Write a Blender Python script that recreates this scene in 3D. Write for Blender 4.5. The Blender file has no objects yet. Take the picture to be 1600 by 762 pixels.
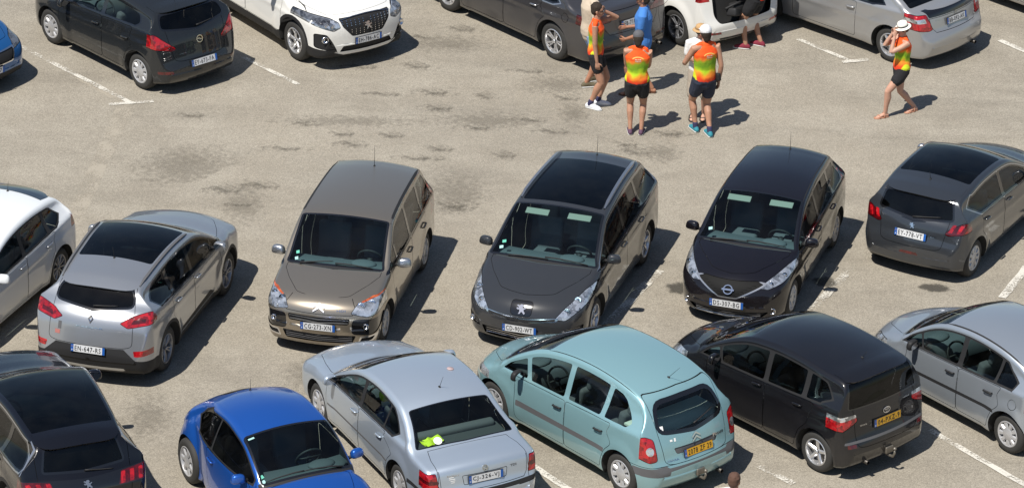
import bpy, bmesh, math, random
import numpy as np
from math import radians, sin, cos, pi, sqrt
from mathutils import Vector, Matrix, Euler
from mathutils.bvhtree import BVHTree
from mathutils.geometry import barycentric_transform
random.seed(7); RNG = np.random.default_rng(7)
scene = bpy.context.scene
COL = scene.collection

# ------------------------------------------------------------------ camera, sky, sun, exposure
CAM_H = 29.97; PITCH = 0.44063; ROLL = 0.016964
cam_d = bpy.data.cameras.new('camera'); cam = bpy.data.objects.new('camera', cam_d); COL.objects.link(cam)
cam_d.sensor_width = 36.0; cam_d.lens = 7061.76/1600*36.0; cam_d.clip_end = 4000; cam_d.clip_start = 1
_r = Vector((1, 0, 0)); _f = Vector((0, cos(PITCH), -sin(PITCH))); _u = Vector((0, sin(PITCH), cos(PITCH)))
_r2 = _r*cos(ROLL)+_u*sin(ROLL); _u2 = -_r*sin(ROLL)+_u*cos(ROLL)
cam.matrix_world = Matrix(((_r2.x, _u2.x, -_f.x, 0), (_r2.y, _u2.y, -_f.y, 0), (_r2.z, _u2.z, -_f.z, CAM_H), (0, 0, 0, 1)))
scene.camera = cam
SUN_EL = radians(60); SUN_AZ = radians(51+180)      # direction towards the sun, counted from +x
world = bpy.data.worlds.new('World'); scene.world = world; world.use_nodes = True
wn = world.node_tree.nodes; wl = world.node_tree.links
sky = wn.new('ShaderNodeTexSky'); sky.sky_type = 'NISHITA'; sky.sun_disc = False
sky.sun_elevation = SUN_EL; sky.sun_rotation = radians(90)-SUN_AZ
sky.air_density = 1.0; sky.dust_density = 0.6; sky.ozone_density = 1.0
wn['Background'].inputs['Strength'].default_value = 0.072
wl.new(sky.outputs[0], wn['Background'].inputs['Color'])
sd = bpy.data.lights.new('sun', 'SUN'); sd.energy = 4.6; sd.angle = radians(0.53); sd.color = (1.0, 0.955, 0.88)
sun = bpy.data.objects.new('sun', sd); COL.objects.link(sun)
to_sun = Vector((cos(SUN_EL)*cos(SUN_AZ), cos(SUN_EL)*sin(SUN_AZ), sin(SUN_EL)))
sun.rotation_euler = to_sun.to_track_quat('Z', 'Y').to_euler(); sun.location = to_sun*60
vs = scene.view_settings; vs.view_transform = 'Standard'; vs.look = 'None'; vs.exposure = 0.34; vs.gamma = 1.0; vs.use_curve_mapping = False
scene.render.engine = 'CYCLES'
scene.cycles.max_bounces = 8; scene.cycles.transparent_max_bounces = 12; scene.cycles.glossy_bounces = 4
scene.cycles.caustics_reflective = False; scene.cycles.caustics_refractive = False
scene.cycles.sample_clamp_indirect = 6

def ground_pt(u, v, z=0.0):
    """photo pixel (1600 wide) -> point on the horizontal plane z, used only to measure the place"""
    d = _f+_r2*((u-800)/7061.76)-_u2*((v-381)/7061.76)
    return Vector((0, 0, CAM_H))+d*((z-CAM_H)/d.z)

# ------------------------------------------------------------------ materials
MATS = {}
def mat(name, col=(.5, .5, .5), rough=.5, metal=0., coat=0., coat_rough=.03, spec=.5, **kw):
    if name in MATS: return MATS[name]
    m = bpy.data.materials.new(name); m.use_nodes = True
    p = m.node_tree.nodes['Principled BSDF']
    p.inputs['Base Color'].default_value = (*col, 1); p.inputs['Roughness'].default_value = rough
    p.inputs['Metallic'].default_value = metal; p.inputs['Coat Weight'].default_value = coat
    p.inputs['Coat Roughness'].default_value = coat_rough; p.inputs['Specular IOR Level'].default_value = spec
    m.diffuse_color = (*col, 1)
    MATS[name] = m; return m
def N(m, t, **kw):
    n = m.node_tree.nodes.new(t)
    for k, v in kw.items():
        if k in n.inputs: n.inputs[k].default_value = v
        else: setattr(n, k, v)
    return n
def L(m, a, b): m.node_tree.links.new(a, b)
def ramp(m, fac, stops, interp='LINEAR'):
    r = N(m, 'ShaderNodeValToRGB'); r.color_ramp.interpolation = interp
    e = r.color_ramp.elements
    while len(e) < len(stops): e.new(.5)
    for i, (p, c) in enumerate(stops):
        e[i].position = p; e[i].color = (c, c, c, 1) if not hasattr(c, '__len__') else (*c, 1)
    L(m, fac, r.inputs[0]); return r.outputs[0]
def paint(name, col, metal=.55, rough=.32, dust=.10, flake=True, coat=1.0):
    """car paint: metallic base under clear coat, road dust low down, faint flake"""
    if name in MATS: return MATS[name]
    dark = max(col) < .04
    if dark: metal = 0.0
    m = mat(name, col, rough, metal, coat, .02, spec=.15 if dark else .5)
    m.node_tree.nodes['Principled BSDF'].inputs['Coat IOR'].default_value = 1.52
    p = m.node_tree.nodes['Principled BSDF']
    tc = N(m, 'ShaderNodeTexCoord')
    nz = N(m, 'ShaderNodeTexNoise', Scale=3.0, Detail=5.0, Roughness=.6); L(m, tc.outputs['Object'], nz.inputs['Vector'])
    sx = N(m, 'ShaderNodeSeparateXYZ'); L(m, tc.outputs['Object'], sx.inputs[0])
    mr = N(m, 'ShaderNodeMapRange'); mr.inputs['From Min'].default_value = .75; mr.inputs['From Max'].default_value = .15
    L(m, sx.outputs['Z'], mr.inputs['Value'])
    mul = N(m, 'ShaderNodeMath', operation='MULTIPLY'); L(m, mr.outputs[0], mul.inputs[0]); L(m, nz.outputs['Fac'], mul.inputs[1])
    mad = N(m, 'ShaderNodeMath', operation='MULTIPLY_ADD'); L(m, mul.outputs[0], mad.inputs[0]); mad.inputs[1].default_value = dust*1.5; 
    s2 = ramp(m, nz.outputs['Fac'], [(.35, 0.0), (.75, 1.0)])
    m3 = N(m, 'ShaderNodeMath', operation='MULTIPLY'); L(m, s2, m3.inputs[0]); m3.inputs[1].default_value = dust*.12
    L(m, m3.outputs[0], mad.inputs[2])
    mix = N(m, 'ShaderNodeMixRGB'); L(m, mad.outputs[0], mix.inputs['Fac'])
    mix.inputs['Color1'].default_value = (*col, 1); mix.inputs['Color2'].default_value = (.33, .29, .23, 1); mix.use_clamp = True
    geo = N(m, 'ShaderNodeNewGeometry')
    mb = N(m, 'ShaderNodeMixRGB'); L(m, geo.outputs['Backfacing'], mb.inputs['Fac']); L(m, mix.outputs[0], mb.inputs['Color1'])
    mb.inputs['Color2'].default_value = (.035, .035, .037, 1); L(m, mb.outputs[0], p.inputs['Base Color'])
    mm = N(m, 'ShaderNodeMath', operation='MULTIPLY_ADD'); L(m, geo.outputs['Backfacing'], mm.inputs[0]); mm.inputs[1].default_value = -coat; mm.inputs[2].default_value = coat
    L(m, mm.outputs[0], p.inputs['Coat Weight'])
    mm2 = N(m, 'ShaderNodeMath', operation='MULTIPLY_ADD'); L(m, geo.outputs['Backfacing'], mm2.inputs[0]); mm2.inputs[1].default_value = -metal; mm2.inputs[2].default_value = metal
    L(m, mm2.outputs[0], p.inputs['Metallic'])
    r2 = N(m, 'ShaderNodeMapRange'); r2.inputs['To Min'].default_value = .01; r2.inputs['To Max'].default_value = .03+dust*.15
    L(m, nz.outputs['Fac'], r2.inputs['Value']); L(m, r2.outputs[0], p.inputs['Coat Roughness'])
    return m
def glass(name, tint=.30, col=(.75, .95, .90), refl=1.0):
    if name in MATS: return MATS[name]
    m = bpy.data.materials.new(name); m.use_nodes = True; nt = m.node_tree; nt.nodes.clear()
    out = N(m, 'ShaderNodeOutputMaterial'); tr = N(m, 'ShaderNodeBsdfTransparent'); gl = N(m, 'ShaderNodeBsdfGlossy')
    tr.inputs['Color'].default_value = (col[0]*tint, col[1]*tint, col[2]*tint, 1); gl.inputs['Roughness'].default_value = .015
    gl.inputs['Color'].default_value = (refl, refl, refl, 1)
    fr = N(m, 'ShaderNodeFresnel'); fr.inputs['IOR'].default_value = 1.40
    df = N(m, 'ShaderNodeBsdfDiffuse'); df.inputs['Color'].default_value = (.30, .30, .27, 1)
    tc = N(m, 'ShaderNodeTexCoord'); nz = N(m, 'ShaderNodeTexNoise', Scale=4.0, Detail=4.0); L(m, tc.outputs['Object'], nz.inputs['Vector'])
    dm = N(m, 'ShaderNodeMixShader'); dr = ramp(m, nz.outputs['Fac'], [(.35, .001), (.8, .012)]); L(m, dr, dm.inputs[0]); L(m, tr.outputs[0], dm.inputs[1]); L(m, df.outputs[0], dm.inputs[2])
    mx = N(m, 'ShaderNodeMixShader'); L(m, fr.outputs[0], mx.inputs[0]); L(m, dm.outputs[0], mx.inputs[1]); L(m, gl.outputs[0], mx.inputs[2])
    L(m, mx.outputs[0], out.inputs[0]); MATS[name] = m; return m
def lamp_mat(name, c1, c2, scale=60., metal=.0, rough=.12, vert=True, ribs=.25):
    """moulded lens: reflector highlights painted in as light and dark facets under a glossy cover"""
    if name in MATS: return MATS[name]
    m = mat(name, c1, rough, metal, 1.0, .01); m.node_tree.nodes['Principled BSDF'].inputs['Coat IOR'].default_value = 1.6
    p = m.node_tree.nodes['Principled BSDF']; tc = N(m, 'ShaderNodeTexCoord')
    vo = N(m, 'ShaderNodeTexVoronoi', Scale=13.0); vo.distance = 'CHEBYCHEV'; L(m, tc.outputs['Object'], vo.inputs['Vector'])
    v2 = N(m, 'ShaderNodeTexVoronoi', Scale=26.0); L(m, tc.outputs['Object'], v2.inputs['Vector'])
    s1 = N(m, 'ShaderNodeSeparateColor'); L(m, vo.outputs['Color'], s1.inputs[0]); s2 = N(m, 'ShaderNodeSeparateColor'); L(m, v2.outputs['Color'], s2.inputs[0])
    ad = N(m, 'ShaderNodeMath', operation='MULTIPLY_ADD'); L(m, s2.outputs[0], ad.inputs[0]); ad.inputs[1].default_value = .4; L(m, s1.outputs[0], ad.inputs[2])
    fac = ramp(m, ad.outputs[0], [(.20, 0.0), (1.15, 1.0)])
    mix = N(m, 'ShaderNodeMixRGB'); L(m, fac, mix.inputs['Fac']); mix.inputs['Color1'].default_value = (*c2, 1); mix.inputs['Color2'].default_value = (*c1, 1)
    L(m, mix.outputs[0], p.inputs['Base Color'])
    bp = N(m, 'ShaderNodeBump', Strength=.5, Distance=.012); L(m, vo.outputs['Distance'], bp.inputs['Height']); L(m, bp.outputs[0], p.inputs['Normal'])
    return m
M_BLK = mat('black_plastic', (.020, .020, .021), .6, spec=.3)
M_GRY = mat('grey_plastic', (.10, .10, .105), .55)
M_GLOSS = mat('gloss_black', (.008, .008, .009), .12, coat=1)
M_SEAM = mat('seam_black', (.006, .006, .006), .7, spec=.2)
M_CHR = mat('chrome', (.78, .78, .80), .12, 1.0)
M_SIL = mat('silver_trim', (.50, .51, .53), .30, .9)
M_WELL = mat('wheel_well_black', (.012, .012, .012), .85)
M_RUB = mat('tyre_rubber', (.030, .029, .027), .75)
M_ALU = mat('alloy', (.62, .62, .63), .28, .75)
M_ALUD = mat('alloy_dark', (.30, .30, .31), .35, .7)  # darker alloy tone used on some rims
M_CAPP = mat('hubcap_plastic', (.50, .50, .51), .35, .45)
M_DISC = mat('wheel_dark', (.02, .02, .02), .6)
M_SEAT = mat('seat_fabric', (.10, .105, .115), .9)
M_SEATL = mat('seat_fabric_grey', (.11, .115, .125), .9)
M_DASH = mat('dashboard_dark', (.085, .095, .105), .8)
M_VISOR = mat('sun_visor_beige', (.26, .26, .22), .85)
M_LRED = lamp_mat('lens_red', (.44, .008, .012), (.12, .001, .003))
M_LREDD = lamp_mat('lens_red_dark', (.10, .002, .004), (.035, .001, .001))
M_LCLR = lamp_mat('lens_clear', (.82, .84, .86), (.20, .21, .22), metal=.75, rough=.16)
M_LGLS = lamp_mat('lens_smoked', (.22, .23, .25), (.03, .03, .035), metal=.5)
M_ORG = lamp_mat('lens_orange', (.50, .11, .03), (.25, .04, .01))
M_WHT = mat('white_sticker', (.8, .8, .78), .5)
M_PLW = mat('plate_white', (.62, .63, .64), .4, coat=.3)
M_PLY = mat('plate_yellow', (.62, .33, .01), .4, coat=.3)
M_PLB = mat('plate_blue', (.01, .09, .36), .4)
M_PLT = mat('plate_letters', (.012, .012, .014), .5)
M_GRN = mat('green_sticker', (.25, .60, .45), .5)
G_WS = glass('windscreen_glass', .93, (.74, .96, .97)); G_SIDE = glass('side_glass', .82, (.80, .95, .92)); G_DARK = glass('privacy_glass', .16, (.9, .95, 1)); G_ROOF = glass('roof_glass', .05, (.6, .8, 1), .9)

# ------------------------------------------------------------------ object helpers
def tag(o, label=None, cat=None, group=None, kind=None):
    if label: o['label'] = label
    if cat: o['category'] = cat
    if group: o['group'] = group
    if kind: o['kind'] = kind
    return o
def thing(name, label, cat, loc, rz=0, group=None):
    o = bpy.data.objects.new(name, None); COL.objects.link(o); o.empty_display_size = .3
    o.location = loc; o.rotation_euler = (0, 0, rz); return tag(o, label, cat, group)
def mkobj(name, verts, faces, m, parent=None, smooth=True, mi=None):
    me = bpy.data.meshes.new(name); me.from_pydata([tuple(v) for v in verts], [], [tuple(f) for f in faces])
    for x in (m if isinstance(m, (list, tuple)) else [m]): me.materials.append(x)
    me.polygons.foreach_set('use_smooth', [smooth]*len(me.polygons))
    if mi is not None: me.polygons.foreach_set('material_index', mi)
    me.update(); o = bpy.data.objects.new(name, me); COL.objects.link(o)
    if parent is not None: o.parent = parent
    return o
class MB:
    """collects simple shapes into one mesh"""
    def __init__(s): s.v = []; s.f = []; s.mi = []
    def add(s, v, f, mi=0):
        b = len(s.v); s.v += [Vector(x) for x in v]; s.f += [[b+i for i in q] for q in f]; s.mi += [mi]*len(f); return s
    def box(s, c, d, rot=None, mi=0, taper=1.0, bev=0.0):
        hx, hy, hz = d[0]/2, d[1]/2, d[2]/2
        bm = bmesh.new(); bmesh.ops.create_cube(bm, size=1)
        for q in bm.verts:
            k = taper if q.co.z > 0 else 1
            q.co = Vector((q.co.x*2*hx*k, q.co.y*2*hy*k, q.co.z*2*hz))
        if bev: bmesh.ops.bevel(bm, geom=list(bm.edges)+list(bm.verts), offset=bev, segments=3, profile=.5, affect='EDGES')
        R = rot.to_matrix() if rot is not None else Matrix.Identity(3); c = Vector(c)
        bm.verts.index_update(); s.add([R@q.co+c for q in bm.verts], [[q.index for q in f.verts] for f in bm.faces], mi); bm.free(); return s
    def ell(s, c, r, rot=None, mi=0, nu=14, nv=9):
        R = rot.to_matrix() if rot is not None else Matrix.Identity(3); c = Vector(c); v = []; f = []
        for j in range(nv+1):
            a = pi*j/nv
            for i in range(nu):
                b = 2*pi*i/nu; v.append(R@Vector((r[0]*sin(a)*cos(b), r[1]*sin(a)*sin(b), r[2]*cos(a)))+c)
        for j in range(nv):
            for i in range(nu): f.append([j*nu+i, (j+1)*nu+i, (j+1)*nu+(i+1) % nu, j*nu+(i+1) % nu])
        return s.add(v, f, mi)
    def tube(s, pts, r, mi=0, n=8, cap=True):
        pts = [Vector(p) for p in pts]; rr = r if hasattr(r, '__len__') else [r]*len(pts); v = []; f = []
        up = Vector((0, 0, 1)); prev = None
        for i, p in enumerate(pts):
            t = (pts[min(i+1, len(pts)-1)]-pts[max(i-1, 0)]).normalized()
            if prev is None: a = t.orthogonal().normalized()
            else: a = (prev-t*prev.dot(t)).normalized()
            prev = a; b = t.cross(a)
            for k in range(n):
                an = 2*pi*k/n; v.append(p+(a*cos(an)+b*sin(an))*rr[i])
        for i in range(len(pts)-1):
            for k in range(n): f.append([i*n+k, i*n+(k+1) % n, (i+1)*n+(k+1) % n, (i+1)*n+k])
        if cap: f.append(list(range(n))[::-1]); f.append([(len(pts)-1)*n+k for k in range(n)])
        return s.add(v, f, mi)
    def lathe(s, prof, c, axis='y', n=32, mi=0, ph=0):
        """prof = (radius, offset along axis)"""
        v = []; f = []; c = Vector(c)
        for r, h in prof:
            for k in range(n):
                a = 2*pi*k/n+ph
                q = (r*cos(a), h, r*sin(a)) if axis == 'y' else (r*cos(a), r*sin(a), h) if axis == 'z' else (h, r*cos(a), r*sin(a))
                v.append(Vector(q)+c)
        for j in range(len(prof)-1):
            for k in range(n): f.append([j*n+k, j*n+(k+1) % n, (j+1)*n+(k+1) % n, (j+1)*n+k])
        return s.add(v, f, mi)
    def prism(s, poly, M4, t, mi=0):
        """2D polygon (x,y) extruded t along z, placed by matrix"""
        n = len(poly); v = [M4@Vector((p[0], p[1], 0)) for p in poly]+[M4@Vector((p[0], p[1], t)) for p in poly]
        return s.add(v, [list(range(n))[::-1], list(range(n, 2*n))]+[[i, (i+1) % n, n+(i+1) % n, n+i] for i in range(n)], mi)
    def build(s, name, m, parent=None, smooth=True, auto=None, fix=True):
        o = mkobj(name, s.v, s.f, m, parent, smooth, s.mi)
        bm = bmesh.new(); bm.from_mesh(o.data); 
        if fix: bmesh.ops.recalc_face_normals(bm, faces=bm.faces)
        bm.to_mesh(o.data); bm.free()
        if smooth and auto is not None: o.data.set_sharp_from_angle(angle=auto)
        return o
def frame_matrix(p, nrm, up=Vector((0, 0, 1))):
    """x right, y up, z out of a surface"""
    z = nrm.normalized(); x = up.cross(z).normalized(); y = z.cross(x)
    return Matrix(((x.x, y.x, z.x, p.x), (x.y, y.y, z.y, p.y), (x.z, y.z, z.z, p.z), (0, 0, 0, 1)))
_tc = {}
def text_geo(txt, bold=.0, sp=1.0):
    k = (txt, bold, sp)
    if k in _tc: return _tc[k]
    cu = bpy.data.curves.new('t', 'FONT'); cu.body = txt; cu.align_x = 'CENTER'; cu.align_y = 'CENTER'; cu.offset = bold; cu.resolution_u = 2; cu.space_character = sp
    o = bpy.data.objects.new('t', cu); COL.objects.link(o); dg = bpy.context.evaluated_depsgraph_get()
    me = o.evaluated_get(dg).to_mesh(); v = [x.co.copy() for x in me.vertices]; f = [list(p.vertices) for p in me.polygons]
    o.evaluated_get(dg).to_mesh_clear(); bpy.data.objects.remove(o); bpy.data.curves.remove(cu)
    xs = [a.x for a in v]; ys = [a.y for a in v]; cx = (min(xs)+max(xs))/2; cy = (min(ys)+max(ys))/2; w = max(xs)-min(xs); h = max(ys)-min(ys)
    v = [((a.x-cx)/w, (a.y-cy)/h) for a in v]; _tc[k] = (v, f); return _tc[k]
def add_text(mb, txt, w, h, M4, mi=0, bold=.02, off=(0, 0), z=.002, sp=1.0):
    v, f = text_geo(txt, bold, sp); mb.add([M4@Vector((a*w+off[0], b*h+off[1], z)) for a, b in v], f, mi)
# ------------------------------------------------------------------ car body builder
def catmull(P, n):
    P = np.array(P, float); d = np.sqrt(((P[1:]-P[:-1])**2).sum(1))**.5; t = np.concatenate([[0], np.cumsum(np.maximum(d, 1e-4))])
    E = np.vstack([2*P[0]-P[1], P, 2*P[-1]-P[-2]]); tt = np.concatenate([[t[0]-(t[1]-t[0])], t, [t[-1]+(t[-1]-t[-2])]])
    out = []
    for i in range(1, len(E)-2):
        t0, t1, t2, t3 = tt[i-1:i+3]
        for u in np.linspace(t1, t2, 14, endpoint=False):
            A1 = (t1-u)/(t1-t0)*E[i-1]+(u-t0)/(t1-t0)*E[i]; A2 = (t2-u)/(t2-t1)*E[i]+(u-t1)/(t2-t1)*E[i+1]; A3 = (t3-u)/(t3-t2)*E[i+1]+(u-t2)/(t3-t2)*E[i+2]
            B1 = (t2-u)/(t2-t0)*A1+(u-t0)/(t2-t0)*A2; B2 = (t3-u)/(t3-t1)*A2+(u-t1)/(t3-t1)*A3
            out.append((t2-u)/(t2-t1)*B1+(u-t1)/(t2-t1)*B2)
    out.append(P[-1]); out = np.array(out)
    s = np.concatenate([[0], np.cumsum(np.sqrt(((out[1:]-out[:-1])**2).sum(1)))])
    q = np.linspace(0, s[-1], n)
    return np.stack([np.interp(q, s, out[:, 0]), np.interp(q, s, out[:, 1])], 1)
def sstep(a, b, x):
    t = np.clip((x-a)/(b-a), 0, 1); return t*t*(3-2*t)

class Car:
    NS = 128
    def __init__(s, **k):
        s.__dict__.update(dict(W=1.74, FO=.8, R=.31, tumble=.20, step=.022, rF=.26, rR=.20, bowF=.20, bowR=.10, crown=.05, flare=.016, taperF=.03, taperR=.03, smin=.60, cabR=0.0,
            archgap=.055, zb=.19, rad=None, crease=None, sidebow=.02, fender=None, tuck=.05, lowfr=.30, lowre=.30, bowN=None))
        s.__dict__.update(k)
        s.masks = []; s.items = []
        T = catmull(s.top, 700); s.T = T
        s.top_r = catmull(s.top, s.NS)
        s.top_r[0] = s.top[0]; s.top_r[-1] = s.top[-1]
        s.top_r[:, 0] = np.maximum.accumulate(s.top_r[:, 0])
        zf, zr = s.top[0][1], s.top[-1][1]
        s.low = [(0, zf), (.02, s.lowfr), (.10, s.zb+.02), (.3, s.zb), (s.L-.3, s.zb), (s.L-.10, s.zb+.03), (s.L-.02, s.lowre), (s.L, zr)]
        if s.rad is None: s.rad = [(0, .06), (.3, .17), (s.cowl-.1, .15), (s.cowl+.15, .05), (s.header, .09), (s.rheader, .09), (s.L-.2, .08), (s.L, .05)]
        if s.bowN is None: s.bowN = [(0, s.bowF), (.5, s.bowF*.75+.03), (s.cowl, .13), (s.header, .05), (s.header+.8, 0), (s.rheader-.4, 0), (s.rheader+.1, -.03), (s.L-.15, -s.bowR), (s.L, -s.bowR)]
    def i(s, tab, x):
        tab = np.array(tab); return np.interp(x, tab[:, 0], tab[:, 1])
    def zt(s, x): return np.interp(x, s.T[:, 0], s.T[:, 1])
    def hw(s, x, z):
        x = np.asarray(x, float); z = np.asarray(z, float); w = s.W/2+0*x+0*z
        rf, rr = s.rF, s.rR
        a = np.clip(1-x/rf, 0, 1); w = w-rf*(1-np.sqrt(np.clip(1-a*a, 0, 1)))*.8
        a = np.clip(1-(s.L-x)/rr, 0, 1); w = w-rr*(1-np.sqrt(np.clip(1-a*a, 0, 1)))*.8
        w = w-s.taperF*np.clip((1.4-x)/1.4, 0, 1)**2-s.taperR*np.clip((x-s.L+1.3)/1.3, 0, 1)**2
        b = s.i(s.belt, x)
        t = np.clip((.48-z)/.3, 0, 1); w = w-s.tuck*t*t
        t = np.clip((z-.58)/np.maximum(b-.58, .05), 0, 1); w = w-s.sidebow*t*t
        if s.crease is not None:
            cz = s.i(s.crease, x); w = w+.010*np.exp(-((z-cz)/.035)**2)*sstep(.3, 1.0, x)*(1-sstep(s.L-.5, s.L-.1, x))
        up = np.maximum(z-b, 0); w = w-s.step*sstep(-.02, .05, z-b)-s.tumble*up-s.tumble*.55*up*up
        w = w-(s.cabR*sstep(s.L-2.4, s.L-.1, x)+.03*sstep(s.rheader-.5, s.rheader+.3, x))*sstep(-.02, .22, z-b)
        for cx in (s.FO, s.FO+s.WB):
            d = np.sqrt((x-cx)**2+(z-s.R)**2); w = w+s.flare*(1-sstep(s.R+.08, s.R+.26, d))
        if s.fender is not None: w = s.fender(s, x, z, w)
        return w
    def bow(s, x): return s.i(s.bowN, x)
    def warpv(s, v):
        x = -v[0]; return Vector((-(x+s.bow(x)*min(1.2, abs(v[1])/(s.W/2))**2), v[1], v[2]))
    def warp_all(s, verts):
        vl = list(verts); c = np.array([v.co[:] for v in vl]); x = -c[:, 0]; x = x+s.bow(x)*np.minimum(1.2, abs(c[:, 1])/(s.W/2))**2
        for v, q in zip(vl, x): v.co.x = -q
    def unwarp(s, x, y):
        """s measured on the finished side -> s before the plan bow"""
        q = np.asarray(x, float).copy()
        for _ in range(12): q = x-s.bow(q)*(np.abs(y)/(s.W/2))**2
        return q
    def grid(s):
        n1, n2, n3 = 30, 6, 13; rings = []
        for x, zt in s.top_r:
            zb = s.i(s.low, x); zb = min(zb, zt); hgt = zt-zb
            cr = min(s.crown, .3*hgt); zte = zt-cr; r = min(s.i(s.rad, x), .45*(zte-zb)+1e-4); z1 = zte-r
            rb = min(.06, .2*hgt); pts = []
            yb = float(s.hw(x, zb+rb))
            for k in range(4): pts.append((k/4*(yb-rb), zb))
            for k in range(3):
                a = k/3*pi/2; pts.append((yb-rb+rb*sin(a), zb+rb-rb*cos(a)))
            zz = np.linspace(zb+rb, z1, n1); yy = s.hw(x, zz)
            pts += list(zip(yy, zz)); y1 = yy[-1]
            for k in range(1, n2+1):
                a = k/n2*pi/2; pts.append((y1-r+r*cos(a), z1+r*sin(a)))
            y2 = y1-r
            for k in range(1, n3+1):
                y = y2*(1-k/n3); pts.append((y, zte+cr*(1-(y/y2)**2)))
            rings.append(pts)
        M = len(rings[0]); V = []
        for (x, _), pts in zip(s.top_r, rings):
            for y, z in pts: V.append((-x, float(y), float(z)))
            for y, z in pts[-2:0:-1]: V.append((-x, -float(y), float(z)))
        K = 2*M-2; F = []
        for j in range(len(rings)-1):
            for k in range(K): F.append((j*K+k, j*K+(k+1) % K, (j+1)*K+(k+1) % K, (j+1)*K+k))
        return V, F
    # views: coordinates a,b as linear functions of (x,y,z); returns axes and facing test
    def mask(s, part, m, view, pts, inset=0.0, seam=False, mirror=False, only=None, sym=False, side=0, any_n=False, off=None, lim=None):
        """view 'S': pts (s,z) after bow, both sides; 'T': (s,y) before bow; 'F'/'B': (y,z) before bow; sym closes half outlines; mirror: makes L and R instances"""
        if view == 'B' and part == 'taillight' and lim is None: lim = (s.L-.42, s.L+1)
        if sym: pts = list(pts)+[(a, -b) if view == 'T' else (-a, b) for a, b in reversed(pts)]
        s.masks.append(dict(part=part, m=m, view=view, pts=[tuple(p) for p in pts], inset=inset, seam=seam, mirror=mirror, any_n=any_n, lim=lim))
        return s
    def _index(s, bm):
        s.Gf = list(bm.faces); s.Ga = np.array([s._row(f) for f in s.Gf]); s.alive = np.ones(len(s.Gf), bool)
    @staticmethod
    def _row(f):
        c = [v.co for v in f.verts]; xs = [q[0] for q in c]; ys = [q[1] for q in c]; zs = [q[2] for q in c]; k = len(c); n = f.normal
        return (min(xs), min(ys), min(zs), max(xs), max(ys), max(zs), sum(xs)/k, sum(ys)/k, sum(zs)/k, n[0], n[1], n[2])
    @staticmethod
    def _split(f, a, b, na, nb, d0):
        """cut one face along the line na*a+nb*b=d0; returns the pieces"""
        E = 1e-5; ds = {v: na*v.co[a]+nb*v.co[b]-d0 for v in f.verts}
        if min(ds.values()) > -E or max(ds.values()) < E: return (f,)
        for l in list(f.loops):
            v0 = l.vert; e = l.edge; v1 = e.other_vert(v0); x, y = ds.get(v0), ds.get(v1)
            if x is None or y is None: continue
            if (x > E and y < -E) or (x < -E and y > E):
                ne, nv = bmesh.utils.edge_split(e, v0, x/(x-y)); ds[nv] = 0.0
        on = [v for v in f.verts if abs(ds.get(v, 1)) <= E]
        if len(on) < 2: return (f,)
        try: nf, _ = bmesh.utils.face_split(f, on[0], on[-1] if len(on) > 2 else on[1])
        except Exception: return (f,)
        if nf is None: return (f,)
        nf.normal = f.normal; nf.normal_update(); return (f, nf)
    def _cut(s, bm, view, poly, sign, any_n, lim):
        a, b = {'S': (0, 2), 'T': (0, 1), 'F': (1, 2), 'B': (1, 2)}[view]
        P = [Vector((-p[0], p[1])) if view in 'ST' else Vector(p) for p in poly]
        if view == 'T' and sign < 0: P = [Vector((p.x, -p.y)) for p in P]
        if view in 'FB' and sign < 0: P = [Vector((-p.x, p.y)) for p in P]
        x0 = min(p[0] for p in P); x1 = max(p[0] for p in P); y0 = min(p[1] for p in P); y1 = max(p[1] for p in P)
        def ok(G, w=0.0):
            m = np.ones(len(G), bool)
            if lim is not None: m &= (-G[:, 6] >= lim[0]-w) & (-G[:, 6] <= lim[1]+w)
            if any_n == 'arch': return m & (G[:, 7]*sign > s.W/2-.30)
            if view == 'S': return m & (G[:, 7]*sign > s.smin*s.W/2) & ((G[:, 10]*sign > .12) | bool(any_n))
            if view == 'T': return m & (G[:, 11] > .12)
            if view == 'F': return m & (G[:, 6] > -s.L*.38) & (G[:, 9] > .02)
            return m & (G[:, 6] < -s.L*.55) & (G[:, 9] < -.02)
        G = s.Ga; sel = s.alive & ~((G[:, 3+a] < x0) | (G[:, a] > x1) | (G[:, 3+b] < y0) | (G[:, b] > y1)) & (ok(G) if lim is None else ok(G, .12))
        idx = np.nonzero(sel)[0]; s.alive[idx] = False
        F = [s.Gf[i] for i in idx]; A = G[idx]; al = np.ones(len(F), bool); n = len(P)
        if lim is not None:
            for lx in lim:
                k = np.nonzero((A[:, 0] < -lx) & (A[:, 3] > -lx) & al)[0]; nf = []; kk = []
                for j in k:
                    r = s._split(F[j], 0, 1, 1.0, 0.0, -lx)
                    if len(r) > 1: kk.append(j); nf += r
                al[kk] = False
                if nf: F += nf; A = np.vstack([A, np.array([s._row(f) for f in nf])]); al = np.concatenate([al, np.ones(len(nf), bool)])
        for i in range(n):
            p, q = P[i], P[(i+1) % n]; e = q-p
            if e.length < 1e-5: continue
            sx0, sx1 = min(p[0], q[0])-1e-4, max(p[0], q[0])+1e-4; sy0, sy1 = min(p[1], q[1])-1e-4, max(p[1], q[1])+1e-4
            k = np.nonzero(al & ~((A[:, 3+a] < sx0) | (A[:, a] > sx1) | (A[:, 3+b] < sy0) | (A[:, b] > sy1)))[0]
            if not len(k): continue
            na, nb = -e[1]/e.length, e[0]/e.length; d0 = na*p[0]+nb*p[1]; nf = []; kk = []
            for j in k:
                r = s._split(F[j], a, b, na, nb, d0)
                if len(r) > 1: kk.append(j); nf += r
            al[kk] = False
            if nf: F += nf; A = np.vstack([A, np.array([s._row(f) for f in nf])]); al = np.concatenate([al, np.ones(len(nf), bool)])
        k = np.nonzero(al)[0]; F = [F[j] for j in k]; A = A[k]
        s.Gf += F; s.Ga = np.vstack([s.Ga, A]); s.alive = np.concatenate([s.alive, np.ones(len(F), bool)])
        if not len(F): return []
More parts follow.
